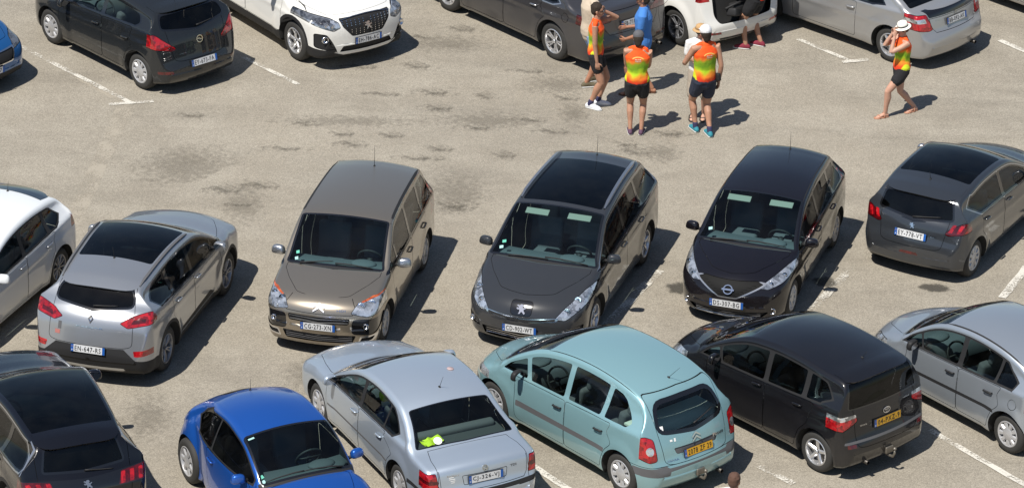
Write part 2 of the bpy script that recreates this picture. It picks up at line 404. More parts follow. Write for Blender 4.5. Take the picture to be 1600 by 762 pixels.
        u, v = A[:, 6+a], A[:, 6+b]; ins = np.zeros(len(F), bool)
        for i in range(n):
            p, q = P[i], P[(i+1) % n]
            if p[1] == q[1]: continue
            ins ^= ((p[1] > v) != (q[1] > v)) & (u < (q[0]-p[0])*(v-p[1])/(q[1]-p[1])+p[0])
        return [F[j] for j in np.nonzero(ins & ok(A))[0] if F[j].is_valid]
    @staticmethod
    def offset(poly, d):
        P = [Vector(p) for p in poly]; n = len(P); ar = sum(P[i].x*P[(i+1) % n].y-P[(i+1) % n].x*P[i].y for i in range(n)); sg = 1 if ar > 0 else -1; out = []
        for i in range(n):
            e1 = (P[i]-P[i-1]); e2 = (P[(i+1) % n]-P[i])
            if e1.length < 1e-6 or e2.length < 1e-6: out.append(P[i]); continue
            e1.normalize(); e2.normalize(); n1 = Vector((e1.y, -e1.x))*sg; n2 = Vector((e2.y, -e2.x))*sg; b = (n1+n2)
            if b.length < .2: out.append(P[i]); continue
            b.normalize(); out.append(P[i]+b*(d/max(.5, b.dot(n1))))
        return [(p.x, p.y) for p in out]
    def build_shell(s):
        V, F = s.grid(); bm = bmesh.new(); vv = [bm.verts.new(v) for v in V]
        for f in F:
            try: bm.faces.new([vv[i] for i in f])
            except ValueError: pass
        bmesh.ops.remove_doubles(bm, verts=bm.verts, dist=2e-4)
        bmesh.ops.dissolve_degenerate(bm, edges=bm.edges, dist=1e-5)
        bmesh.ops.recalc_face_normals(bm, faces=bm.faces); bm.normal_update()
        top = max(bm.faces, key=lambda f: f.calc_center_median().z)
        if top.normal.z < 0: bmesh.ops.reverse_faces(bm, faces=bm.faces); bm.normal_update()
        lay = bm.faces.layers.int.new('reg'); s.regs = [('body', 'paint', 0.0, 0)]
        # smooth reference surface after the bow
        ref = bm.copy()
        s.warp_all(ref.verts)
        ref.normal_update(); rt = ref.copy(); bmesh.ops.triangulate(rt, faces=rt.faces); rt.verts.index_update(); ref.verts.index_update()
        s.rv = [v.co.copy() for v in ref.verts]; s.rn = [v.normal.copy() for v in ref.verts]; s.rt = [[v.index for v in f.verts] for f in rt.faces]
        s.bvh = BVHTree.FromPolygons(s.rv, s.rt); ref.free(); rt.free()
        def run(mk, idx):
            for sg in ((1, -1) if (mk['mirror'] or mk['view'] == 'S') else (1,)):
                single = mk['part'].endswith('!') or not (mk['mirror'] or mk['view'] == 'S')
                reg = len(s.regs); s.regs.append((mk['part'].rstrip('!'), mk['m'], mk['inset'], 0 if single else sg))
                if mk['seam']:
                    seam = len(s.regs); s.regs.append(('body', 'seam', .008, 0)); w = .0075 if mk['seam'] is True else mk['seam']
                    outer = s._cut(bm, mk['view'], s.offset(mk['pts'], w*.5), sg, mk['any_n'], mk['lim'])
                    for f in outer: f[lay] = seam
                    for f in s._cut(bm, mk['view'], s.offset(mk['pts'], -w*.5), sg, mk['any_n'], mk['lim']): f[lay] = reg
                else:
                    for f in s._cut(bm, mk['view'], mk['pts'], sg, mk['any_n'], mk['lim']): f[lay] = reg
        s._index(bm)
        for i_, mk in enumerate(s.masks):
            if mk['view'] != 'S': run(mk, i_)
        s.warp_all(bm.verts); bm.normal_update(); s._index(bm)
        for i_, mk in enumerate(s.masks):
            if mk['view'] == 'S': run(mk, i_)
        # wheel arches
        dele = set()
        ra = s.R+s.archgap
        for cx in (s.FO, s.FO+s.WB):
            poly = [(cx+ra*cos(2*pi*k/40), s.R+.005+ra*sin(2*pi*k/40)) for k in range(40)]
            for sg in (1, -1): dele.update(f for f in s._cut(bm, 'S', poly, sg, 'arch', None))
        bmesh.ops.delete(bm, geom=[f for f in dele if f.is_valid], context='FACES')
        # arch liners: pull the cut edge inwards
        wl_reg = len(s.regs); s.regs.append(('body', 'well', 0, 0))
        be = [e for e in bm.edges if len(e.link_faces) == 1 and any(abs(math.hypot(-e.verts[0].co.x-cx, e.verts[0].co.z-s.R-.005)-ra) < .012 for cx in (s.FO, s.FO+s.WB)) and all(abs(v.co.y) > s.W/2-.295 for v in e.verts)]
        r = bmesh.ops.extrude_edge_only(bm, edges=be)
        for g in r['geom']:
            if isinstance(g, bmesh.types.BMVert): g.co.y = math.copysign(s.W/2-.32, g.co.y)
            if isinstance(g, bmesh.types.BMFace): g[lay] = wl_reg
        bm.normal_update(); return bm, lay
    def near(s, p):
        loc, nrm, idx, d = s.bvh.find_nearest(p)
        a, b, c = s.rt[idx]
        try:
            n = barycentric_transform(loc, s.rv[a], s.rv[b], s.rv[c], s.rn[a], s.rn[b], s.rn[c])
            if n.length < 1e-6 or n.dot(nrm) < 0: n = nrm
        except Exception: n = nrm
        return loc, n.normalized()
    def hit(s, o, d):
        """cast a ray in car axes: o,d tuples with x=-s"""
        loc, nrm, idx, t = s.bvh.ray_cast(Vector(o), Vector(d).normalized())
        if loc is None: return s.near(Vector(o))
        return loc, s.near(loc)[1]
    def side_pt(s, x, z, sg): return s.hit((-x, sg*2.0, z), (0, -sg, 0))
    def top_pt(s, x, y): return s.hit((-x, y, 3.0), (0, 0, -1))
    def front_pt(s, y, z): return s.hit((1.0, y, z), (-1, 0, 0))
    def rear_pt(s, y, z): return s.hit((-s.L-1, y, z), (1, 0, 0))
    def make(s, label, cat, loc, heading, paintm, group=None, name='parked_car', mats=None):
        root = thing(name, label, cat, loc, heading, group); s.root = root
        mt = dict(paint=paintm, seam=M_SEAM, black=M_BLK, gloss=M_GLOSS, chrome=M_CHR, silver=M_SIL, well=M_WELL, grey=M_GRY, red=M_LRED, redd=M_LREDD, clear=M_LCLR, smoke=M_LGLS,
                  orange=M_ORG, ws=G_WS, side=G_SIDE, dark=G_DARK, roof=G_ROOF, white=M_WHT)
        if mats: mt.update(mats)
        s.mt = mt
        bm, lay = s.build_shell(); bm.verts.index_update()
        groups = {}
        for f in bm.faces:
            part, m, ins, sg = s.regs[f[lay]]
            side_key = sg
            if part == 'body': key = ('body', 0)
            else: key = (part, sg)
            groups.setdefault(key, []).append(f)
        shift = Vector((s.L/2, 0, 0)); cache = {}
        def nrm(v):
            if v.index not in cache: cache[v.index] = s.near(v.co)[1]
            return cache[v.index]
        s.objs = {}
        for (part, sg), fs in groups.items():
            pname = part.split('#')[0]
            par = None
            vid = {}; vs_ = []; ns = []; fc = []; mi = []; ms = []
            for f in fs:
                _, m, ins, _ = s.regs[f[lay]]; mm = mt[m] if isinstance(m, str) else m
                if mm not in ms: ms.append(mm)
                idx = []
                for v in f.verts:
                    k = (v.index, ins, m == 'well')
                    if k not in vid:
                        n = nrm(v); vid[k] = len(vs_); vs_.append(v.co+shift-n*ins); ns.append(n)
                    idx.append(vid[k])
                fc.append(idx); mi.append(ms.index(mm))
            o = mkobj(pname, vs_, fc, ms, root, True, mi)
            if 'well' not in [s.regs[f[lay]][1] for f in fs[:1]]:
                try: o.data.normals_split_custom_set_from_vertices([tuple(n) for n in ns])
                except Exception as e: print('normals', e)
            s.objs[(part, sg)] = o
        bm.free()
        for (part, sg), o in s.objs.items():          # windows belong to doors etc. when named 'x>y'
            if part == 'window#f' and ('door#f', sg) in s.objs: o.parent = s.objs[('door#f', sg)]
            if part == 'window#r' and ('door#r', sg) in s.objs: o.parent = s.objs[('door#r', sg)]
            if part == 'rear_window' and ('tailgate', 0) in s.objs: o.parent = s.objs[('tailgate', 0)]
        return root
    def P(s, x, y, z): return Vector((s.L/2-x, y, z))
    def par(s, key, alt=None):
        return s.objs.get(key, s.root)
    # -------------------------------------------------- fittings
    def wheels(s, style='alloy5', rim=None, tyre_h=None, steer=0):
        rim = rim or M_ALU; R = s.R; rr = R*.64 if tyre_h is None else R-tyre_h; wd = .20
        for cx in (s.FO, s.FO+s.WB):
            for sg in (1, -1):
                w = bpy.data.objects.new('wheel', None); COL.objects.link(w); w.parent = s.root; w.empty_display_size = .2
                w.location = s.P(cx, sg*(s.W/2-.035-wd/2), R); w.rotation_euler = (0, 0, (0 if sg > 0 else pi)+(steer if cx == s.FO else 0))
                t = MB(); h = wd/2
                t.lathe([(rr-.01, -h), (rr+.005, -h), (rr+.03, -h-.008), (R-.035, -h-.004), (R-.008, -h+.025), (R, -h+.055), (R, 0), (R, h-.055), (R-.008, h-.025), (R-.035, h+.004), (rr+.03, h+.008), (rr+.005, h), (rr-.01, h-.005)], (0, 0, 0), n=44)
                tm = t.build('tyre', M_RUB, w, auto=radians(60))
                m = MB(); a = rr
                m.lathe([(a+.006, h+.001), (a-.004, h+.007), (a-.014, h+.002), (a-.022, h-.02), (a-.03, h-.09)], (0, 0, 0), n=44, mi=0)
                m.lathe([(a-.028, h-.085), (.02, h-.085)], (0, 0, 0), n=32, mi=1)
                m.lathe([(.15, h-.075), (.15, h-.07), (.05, h-.07)], (0, 0, 0), n=28, mi=2)
                ph0 = random.random()*6
                def spoke(an, w0, w1, d0, d1, thick=.02, r0=.03, r1=None, skew=0):
                    r1 = r1 or a-.012; v = []
                    for k, (r_, w_, dd) in enumerate(((r0, w0, d0), ((r0+r1)/2, (w0+w1)/2*.92, (d0+d1)/2+.006), (r1, w1, d1))):
                        an2 = an+skew*k/2
                        c = Vector((cos(an2)*r_, 0, sin(an2)*r_)); tdir = Vector((-sin(an2), 0, cos(an2)))
                        for dx, dy in ((-1, 0), (-.55, 1), (.55, 1), (1, 0)): v.append(c+tdir*(dx*w_/2)+Vector((0, h+dd-thick*(1-dy), 0)))
                    f = []
                    for k in range(2):
                        for q in range(3): f.append([k*4+q, k*4+q+1, k*4+q+5, k*4+q+4])
                    m.add(v, f, 0)
                if style == 'alloy5':
                    for k in range(5): spoke(ph0+k*2*pi/5, .07, .055, -.025, -.006)
                elif style == 'double5':
                    for k in range(5):
                        spoke(ph0+k*2*pi/5-.16, .03, .026, -.03, -.006, skew=-.02); spoke(ph0+k*2*pi/5+.16, .03, .026, -.03, -.006, skew=.02)
                elif style == 'multi10':
                    for k in range(10): spoke(ph0+k*2*pi/10, .030, .030, -.02, -.006)
                elif style == 'y5':
                    for k in range(5):
                        spoke(ph0+k*2*pi/5, .06, .05, -.025, -.015, r1=a*.62); spoke(ph0+k*2*pi/5-.0, .03, .024, -.018, -.004, r0=a*.5, skew=-.26); spoke(ph0+k*2*pi/5, .03, .024, -.018, -.004, r0=a*.5, skew=.26)
                elif style == 'cap':
                    n_ = 9; m.lathe([(a*.50, h-.004), (a*.42, h+.004), (0.001, h+.008)], (0, 0, 0), n=30, mi=0)
                    m.lathe([(a-.01, h+.002), (a*.88, h-.002)], (0, 0, 0), n=44, mi=0)
                    for k in range(n_): spoke(ph0+k*2*pi/n_, .062, .088, -.004, -.002, r0=a*.40, r1=a*.93)
                elif style == 'slot7':
                    m.lathe([(a*.42, h-.004), (0.001, h+.004)], (0, 0, 0), n=30, mi=0)
                    for k in range(7): spoke(ph0+k*2*pi/7, .07, .085, -.008, -.004, r0=a*.34, r1=a*.96)
                m.ell((0, h-.012, 0), (.034, .014, .034), mi=0)
                ob = m.build('rim', [rim, M_DISC, mat('brake_disc', (.22, .21, .2), .4, .8)], w, auto=radians(35))
        # axles and floor details under the car
        b = MB(); b.box(s.P(s.L/2, 0, .21), (s.L*.72, s.W-.68, .08)); b.tube([s.P(s.FO, -.6, s.R), s.P(s.FO, .6, s.R)], .04); b.tube([s.P(s.FO+s.WB, -.6, s.R), s.P(s.FO+s.WB, .6, s.R)], .04)
        b.build('underbody', M_WELL, s.root)
    def plate(s, txt, x_end, z, colour='w', y=0, w=.52, h=.11, tilt=None, yellow=False, blue_r=True):
        p, n = (s.front_pt(y, z) if x_end == 'F' else s.rear_pt(y, z)); n = Vector((n.x, n.y*.3, n.z*.6)).normalized()
        if tilt is not None: n = Vector(((1 if x_end == 'F' else -1)*cos(tilt), 0, sin(tilt)))
        p = p+Vector((s.L/2, 0, 0))+n*.012; M4 = frame_matrix(p, n)
        m = MB(); m.box((0, 0, 0), (w+.012, h+.012, .014), mi=3, bev=.004); m.v = [M4@v for v in m.v]
        def rect(x0, x1, y0, y1, z_, mi): m.add([M4@Vector((x0, y0, z_)), M4@Vector((x1, y0, z_)), M4@Vector((x1, y1, z_)), M4@Vector((x0, y1, z_))], [[0, 1, 2, 3]], mi)
        rect(-w/2, w/2, -h/2, h/2, .0085, 0); bw = .042
        rect(-w/2, -w/2+bw, -h/2, h/2, .0095, 1)
        if blue_r: rect(w/2-bw*.9, w/2, -h/2, h/2, .0095, 1)
        off = 0 if blue_r else bw/2
        add_text(m, txt, w-2*bw-.035 if blue_r else w-bw-.05, h*.70, M4, 2, bold=.012, sp=1.22, off=(off, 0), z=.0105)
        add_text(m, 'F' if not yellow else ('F' if yellow == 'F' else 'NL'), .014 if yellow != 'NL' else .024, .022, M4, 4, off=(-w/2+bw/2, -h*.28), z=.0108)
        for k in range(8):
            a = k*pi/4; rect(-w/2+bw/2+.011*cos(a)-.002, -w/2+bw/2+.011*cos(a)+.002, h*.2+.011*sin(a)-.002, h*.2+.011*sin(a)+.002, .0108, 5)
        m.build('licence_plate', [M_PLY if yellow else M_PLW, M_PLB, M_PLT, M_BLK, M_WHT, M_PLY], s.root, smooth=False, fix=False)
    def on(s, where, a, b, lift=0.0, up=Vector((0, 0, 1))):
        p, n = {'F': s.front_pt, 'B': s.rear_pt, 'T': s.top_pt}[where](a, b) if where in 'FBT' else s.side_pt(a, b, 1 if where == 'L' else -1)
        p = p+Vector((s.L/2, 0, 0))+n*lift
        if where == 'T': up = Vector((1, 0, 0)) if up.z > .5 else up
        return frame_matrix(p, n, up)
    def badge(s, kind, where, a, b, size=.09, up=Vector((0, 0, 1)), m=None, name='badge'):
        M4 = s.on(where, a, b, .004, up); g = MB(); S = size/2
        def ringy(rx, ry, t, z0=.0, n=28, cx=0, cy=0):
            v = []; f = []
            for k in range(n):
                c_, s_ = cos(2*pi*k/n), sin(2*pi*k/n)
                for q in ((rx, ry, z0), (rx, ry, z0+.008), (rx-t, ry-t, z0+.008), (rx-t, ry-t, z0)): v.append(M4@Vector((cx+q[0]*c_, cy+q[1]*s_, q[2])))
            for k in range(n):
                for j in range(3): f.append([k*4+j, ((k+1) % n)*4+j, ((k+1) % n)*4+j+1, k*4+j+1])
            g.add(v, f)
        def pr(poly, t=.008, z0=0): g.prism([(x*S, y*S) for x, y in poly], M4@Matrix.Translation((0, 0, z0)), t)
        if kind == 'chevrons':
            for dy in (-.55, .15): pr([(-1, dy-.35), (-1, dy-.05), (0, dy+.72), (1, dy-.05), (1, dy-.35), (0, dy+.32)])
        elif kind == 'blitz':
            ringy(S, S, S*.2); pr([(-1.25, .05), (-.1, .30), (-.25, -.02), (1.25, -.05), (.1, -.30), (.25, .02)])
        elif kind == 'lion':
            pr([(-.1, 1), (.35, .95), (.5, .6), (.25, .45), (.45, .2), (.95, .45), (1, .25), (.55, -.05), (.6, -.35), (.95, -.75), (.7, -1), (.35, -.6), (.1, -.5), (-.1, -.95), (-.45, -1), (-.25, -.55), (-.3, -.1), (-.75, -.1), (-.95, .15), (-.8, .3), (-.4, .15), (-.6, .5), (-.95, .65), (-.75, .85), (-.4, .7)])
        elif kind == 'bar':
            ringy(S, S, S*.22); pr([(-1.25, -.18), (1.25, -.18), (1.25, .18), (-1.25, .18)], .012)
        elif kind == 'diamond':
            v = []; f = []
            for q, kz in (((0, 1), 0), ((.62, 0), 0), ((0, -1), 0), ((-.62, 0), 0)):
                v += [M4@Vector((q[0]*S, q[1]*S, .002)), M4@Vector((q[0]*S*.75, q[1]*S*.75, .012)), M4@Vector((q[0]*S*.42, q[1]*S*.42, .004))]
            for k in range(4):
                for j in range(2): f.append([k*3+j, ((k+1) % 4)*3+j, ((k+1) % 4)*3+j+1, k*3+j+1])
            g.add(v, f)
        elif kind == 'ovals':
            ringy(S, S*.66, S*.14); ringy(S*.36, S*.62, S*.12, .002); ringy(S*.66, S*.26, S*.10, .003, cy=S*.30)
        elif kind == 'vw':
            ringy(S, S, S*.14)
            for poly in ([(-.42, .85), (-.22, .88), (0, .22), (.22, .88), (.42, .85), (.1, .0), (-.1, .0)], [(-.85, .35), (-.66, .5), (-.38, -.35), (0, .0), (.38, -.35), (.66, .5), (.85, .35), (.45, -.8), (0, -.28), (-.45, -.8)]): pr(poly)
        elif kind == 'star':
            ringy(S, S, S*.12)
            for k in range(3):
                an = pi/2+k*2*pi/3; pr([(cos(an)*.95, sin(an)*.95), (cos(an+pi/3)*.16, sin(an+pi/3)*.16), (0, 0), (cos(an-pi/3)*.16, sin(an-pi/3)*.16)])
        elif kind == 'disc':
            g.lathe([(S, 0), (S, .004), (.001, .006)], (0, 0, 0), axis='z'); g.v = [M4@v for v in g.v]
        return g.build(name, m or M_CHR, s.root, smooth=False)
    def word(s, txt, where, a, b, w, h, m=None, up=Vector((0, 0, 1)), name='lettering'):
        M4 = s.on(where, a, b, .0, up); g = MB(); v, f = text_geo(txt, .02)
        Mi = M4.to_3x3()
        for (x, y) in [(0, 0)]:
            vv = []
            for px, py in v:
                q = M4@Vector((px*w, py*h, 0)); c = q-Vector((s.L/2, 0, 0)); loc, n = s.near(c); vv.append(loc+Vector((s.L/2, 0, 0))+n*.004)
            g.add(vv, f)
        g.build(name, m or M_CHR, s.root, smooth=False, fix=False)
    def sticker(s, where, a, b, w, h, m, up=Vector((0, 0, 1)), name='sticker', rot=0, inset=-.004):
        M4 = s.on(where, a, b, inset*-1, up)@Matrix.Rotation(rot, 4, 'Z'); g = MB()
        g.add([M4@Vector((x*w/2, y*h/2, 0)) for x, y in ((-1, -1), (1, -1), (1, 1), (-1, 1))], [[0, 1, 2, 3]]); g.build(name, m, s.root, smooth=False, fix=False)
    def mirror(s, x, z, m=None, size=1.0, base=M_BLK):
        for sg in (1, -1):
            p, n = s.side_pt(x, z-.04, sg); p = p+Vector((s.L/2, 0, 0))
            g = MB(); c = p+Vector((-.01, sg*.125*size, .045)); rot = Euler((0, radians(-8), sg*radians(12)))
            bm = bmesh.new(); bmesh.ops.create_uvsphere(bm, u_segments=16, v_segments=10, radius=1)
            R_ = rot.to_matrix(); bm.verts.index_update(); vv = []
            for v in bm.verts:
                q = v.co.copy(); q = Vector([math.copysign(abs(t)**.62, t) for t in q]); q = Vector((q.x*.065*(1 if q.x > 0 else .55), q.y*.105*(1-.12*q.z), q.z*.072))*size; vv.append(R_@q+c)
            g.add(vv, [[v.index for v in f.verts] for f in bm.faces]); bm.free()
            o = g.build('wing_mirror', m or s.mt['paint'], s.root)
            a = MB(); a.tube([p-Vector((0, sg*.03, 0)), p+Vector((0, sg*.05, .01)), c+Vector((0, -sg*.05, -.03))], [.03, .022, .022]); a.build('mirror_arm', base, o)
            q = MB(); M4 = Matrix.Translation(c)@rot.to_matrix().to_4x4()@Matrix.Rotation(-pi/2, 4, 'Y')
            q.add([M4@Vector((.058*size*cos(t), .09*size*sin(t), .040*size)) for t in [k*2*pi/20 for k in range(20)]], [list(range(20))[::-1]]); q.build('mirror_glass', M_CHR, o, smooth=False, fix=False)
    def handles(s, xs, z, m=None, w=.17, keys=('door#f', 'door#r')):
        for x, k in zip(xs, keys):
            for sg in (1, -1):
                zz = z(x) if callable(z) else z; g = MB(); pts = []
                for t in (-.5, -.42, -.2, .2, .42, .5):
                    p, n = s.side_pt(x+t*w, zz+.012*t, sg); pts.append(p+Vector((s.L/2, 0, 0))+n*(.002 if abs(t) > .45 else .028))
                g.tube(pts, [.010, .014, .016, .016, .014, .010], n=8); g.build('door_handle', m or s.mt['paint'], s.par((k, sg)))
    def strip(s, view, pts, w, m, name, sgs=(1, -1), lift=.006, thick=.012, par=None):
        """bar laid along the surface through pts"""
        for sg in sgs:
            q = []
            for a, b in pts:
                if view == 'S': p, n = s.side_pt(a, b, sg)
                elif view == 'T': p, n = s.top_pt(a, b*sg)
                elif view == 'F': p, n = s.front_pt(a*sg, b)
                else: p, n = s.rear_pt(a*sg, b)
                q.append((p+Vector((s.L/2, 0, 0)), n))
            v = []; f = []
            for i_, (p, n) in enumerate(q):
                t = (q[min(i_+1, len(q)-1)][0]-q[max(i_-1, 0)][0]).normalized(); c = n.cross(t).normalized()*w/2; e = .4 if i_ in (0, len(q)-1) else 1
                v += [p-c*e-n*.01, p-c*.8*e+n*(lift+thick)*e, p+c*.8*e+n*(lift+thick)*e, p+c*e-n*.01]
            for i_ in range(len(q)-1):
                for k in range(3): f.append([i_*4+k, i_*4+k+1, i_*4+k+5, i_*4+k+4])
            g = MB(); g.add(v, f); g.build(name, m, par or s.root, auto=radians(50))
    def wiper(s, a0, a1, where='T', m=M_BLK, lift=.02):
        g = MB(); pts = []
        for t in np.linspace(0, 1, 8):
            a = a0[0]+(a1[0]-a0[0])*t; b = a0[1]+(a1[1]-a0[1])*t
            p, n = s.top_pt(a, b) if where == 'T' else s.rear_pt(a, b)
            pts.append(p+Vector((s.L/2, 0, 0))+n*(lift if t < .4 else .012))
        g.tube(pts, [.013, .012, .011, .010, .009, .008, .008, .006], n=6); g.build('wiper', m, s.root)
    def antenna(s, x, y=0, h=.35, lean=.5, m=M_BLK):
        h *= .8
        p, n = s.top_pt(x, y); p = p+Vector((s.L/2, 0, 0)); g = MB(); g.ell(p, (.028, .018, .014)); g.tube([p, p+Vector((-lean*h, 0, h))], [.0040, .002], n=6); g.build('antenna', m, s.root)
    def interior(s, seat=None, dash=None, wheel_left=True, rows=2, light=False, belt=None):
        seat = seat or M_SEAT; dash = dash or M_DASH
        hw = s.W/2-.17; c = s.cowl+.10; zc = float(s.zt(s.cowl))-.10
        g = MB(); g.box(s.P((c+s.L-.5)/2, 0, .30), (s.L-.5-c, hw*2, .10)); g.build('cabin_floor', M_WELL, s.root, smooth=False)
        g = MB(); v = []; f = []
        for yy in np.linspace(-hw-.02, hw+.02, 9):
            bo = .10*(yy/hw)**2
            for dx, z in ((.0, zc-.03), (.25, zc-.005), (.48, zc-.02), (.58, zc-.10), (.56, zc-.35)): v.append(s.P(c-.05+dx+bo*(1-dx), yy, z))
        for a in range(8):
            for b in range(4): f.append([a*5+b, a*5+b+1, (a+1)*5+b+1, (a+1)*5+b])
        g.add(v, f); ys = .36 if wheel_left else -.36
        g.ell(s.P(c+.30, ys, zc+.0), (.12, .20, .05)); g.build('dashboard', dash, s.root)
        st = MB(); M4 = Matrix.Translation(s.P(c+.72, ys, zc-.10))@Matrix.Rotation(radians(-62), 4, 'Y'); ring = []
        for k in range(25): ring.append(M4@Vector((.185*cos(k*pi/12), .185*sin(k*pi/12), 0)))
        st.tube(ring, .017, n=7, cap=False); st.ell(M4@Vector((0, 0, -.02)), (.05, .05, .03)); st.tube([M4@Vector((0, -.17, 0)), M4@Vector((0, .17, 0))], .012); st.tube([M4@Vector((0, 0, 0)), M4@Vector((-.17, 0, 0))], .012)
        st.build('steering_wheel', M_BLK, s.root)
        h0 = max(.98, float(s.zt(s.header+.6))-.60)
        def seatm(x, y, w, rake=.22, hr=True, name='seat'):
            q = MB(); q.box(s.P(x, y, .55), (.50, w, .16), bev=.05); q.box(s.P(x+.32, y, (.55+h0)/2+.03), (.14, w, h0-.50), rot=Euler((0, -rake, 0)), bev=.05)
            hx = x+.32+tan_(rake)*(h0-.55)/2+.06
            if hr:
                for yy in ((0,) if w < .7 else (-w/2+.22, w/2-.22)):
                    q.box(s.P(hx, y+yy, h0+.10), (.10, .27, .17), rot=Euler((0, -rake, 0)), bev=.04); q.tube([s.P(hx-.01, y+yy-.06, h0-.05), s.P(hx, y+yy-.06, h0+.08)], .008); q.tube([s.P(hx-.01, y+yy+.06, h0-.05), s.P(hx, y+yy+.06, h0+.08)], .008)
            q.build(name, seat, s.root, auto=radians(45))
        fx = c+.98+(.1 if s.header > s.cowl+.6 else 0)
        for yy in (.36, -.36): seatm(fx, yy, .50)
        if rows > 1: seatm(fx+.92, 0, 1.24, name='rear_bench', hr=float(s.zt(fx+1.45)) > h0+.28)
        if s.shelf if hasattr(s, 'shelf') else False:
            q = MB(); q.box(s.P(s.shelf[0], 0, s.shelf[1]), (s.shelf[2], hw*2-.06, .03)); q.build('parcel_shelf', s.shelf[3], s.root, smooth=False)
def spoiler(c, x0, xr, x1, y, m, drop=.03, th=.018):
    """roof spoiler: hugs the roof from x0 to xr, then overhangs the rear window to x1"""
    v = []; f = []; n = 15; xs = np.linspace(x0, xr, 5); K = len(xs)+3
    for k in range(n):
        t = -1+2*k/(n-1); yy = y*t; col = []; e = 1-abs(t)**7
        for i, x in enumerate(xs):
            p, nn = c.top_pt(x-c.bowR*.5*t*t, yy); col.append(p+Vector((c.L/2, 0, 0))+nn*(.004+.010*i/4*e))
        a, b_ = col[-2], col[-1]; d = (b_-a).normalized(); d.z = min(d.z, -drop/max(.05, x1-xr)); q = b_+d*(x1-xr)*(.35+.65*e)
        v += col+[q, q-Vector((-.01, 0, th)), b_-Vector((0, 0, .05))]
    for k in range(n-1):
        for j in range(K-1): f.append([k*K+j, (k+1)*K+j, (k+1)*K+j+1, k*K+j+1])
    g = MB(); g.add(v, f); return g.build('spoiler', m, c.root, auto=radians(45))
def tan_(a): return math.tan(a)
# ------------------------------------------------------------------ shared mask recipes
def rnd(poly, r=.04, k=4, skip=()):
    """round the corners of a polygon"""
    P = [Vector(p) for p in poly]; n = len(P); out = []
    for i in range(n):
        a, b, c = P[i-1], P[i], P[(i+1) % n]; d1 = (a-b).length; d2 = (c-b).length; e = min(r, d1*.45, d2*.45)
        if e < .004 or i in skip: out.append((b.x, b.y)); continue
        p = b+(a-b).normalized()*e; q = b+(c-b).normalized()*e
        for j in range(k+1):
            t = j/k; w = p*(1-t)**2+b*2*t*(1-t)+q*t*t; out.append((w.x, w.y))
    return out
def simp(poly, eps=.004):
    P = [Vector(p) for p in poly]; out = []
    for i in range(len(P)):
        a = out[-1] if out else P[i-1]; b = P[i]; c = P[(i+1) % len(P)]
        if (b-a).length < .006: continue
        d = (c-a)
        if d.length > 1e-6 and abs(d.x*(b-a).y-d.y*(b-a).x)/d.length < eps and (b-a).length < .25: continue
        out.append(b)
    return [(p.x, p.y) for p in out]
def rooftop(c, x, m=.035):
    """upper edge of the side glass at finished position x"""
    q = float(c.unwarp(x, c.W/2*.82)); zt = float(c.zt(q)); return zt-c.crown-float(c.i(c.rad, q))*.75-m
def dlo(c, s0, s1, pillars, rear=None, trim=.022, chrome=0, m='side', mrear=None, bot=.018, top=.035, paintpill=(), parts=None, n=12, tm='gloss', split=True, foot=None):
    """side windows: outline from the belt line and the roof line, split by pillars [(s,width)]"""
    B = lambda x: float(c.i(c.belt, x))+bot
    xs = np.linspace(s0, s1, 26); lo = [(x, B(x)) for x in xs]; hi = [(x, rooftop(c, x, top)) for x in xs]
    up = [(x, z) for x, z in hi if z > B(x)+.015]
    if rear: up = [(x, z) for x, z in up if x < rear[-1][0]-.02]; endpts = rear
    else: endpts = []
    lo = [(x, z) for x, z in lo if (not rear or x < rear[0][0]-.01)]
    outline = simp(lo+endpts+up[::-1], .0015)
    c.dlo_outline = outline
    if chrome: c.mask('window_surround', 'silver', 'S', c.offset(outline, trim+chrome))
    c.mask('window_frame', tm, 'S', c.offset(outline, trim))
    edges = [s0-1]+[p[0] for p in pillars]+[s1+1]; wd = [0]+[p[1] for p in pillars]+[0]; lean = [0]+[(p[2] if len(p) > 2 else 0) for p in pillars]+[0]
    names = parts or ['window#f', 'window#r', 'window#q', 'window#v'][:len(pillars)+1]
    for k in range(len(pillars)+1):
        a = edges[k]+wd[k]/2; b = edges[k+1]-wd[k+1]/2
        cl = lambda x, z, kk, sg_: None
        la, lb = lean[k], lean[k+1]; zm = B((s0+s1)/2)+.2
        # clip outline polygon to slanted band
        poly = [Vector(p) for p in c.offset(outline, -.004)]
        def clip(poly, f):
            o = []
            for i in range(len(poly)):
                p, q = poly[i], poly[(i+1) % len(poly)]; fp, fq = f(p), f(q)
                if fp >= 0: o.append(p)
                if (fp < 0) != (fq < 0): o.append(p+(q-p)*(fp/(fp-fq)))
            return o
        poly = clip(poly, lambda p: p.x-(a+la*(p.y-zm))); poly = clip(poly, lambda p: (b+lb*(p.y-zm))-p.x)
        if len(poly) < 3: continue
        poly = rnd(simp([(p.x, p.y) for p in poly], .002), .03, 3)
        mm = mrear if (mrear and k >= 1) else m
        c.mask(names[k], mm, 'S', poly, inset=.004)
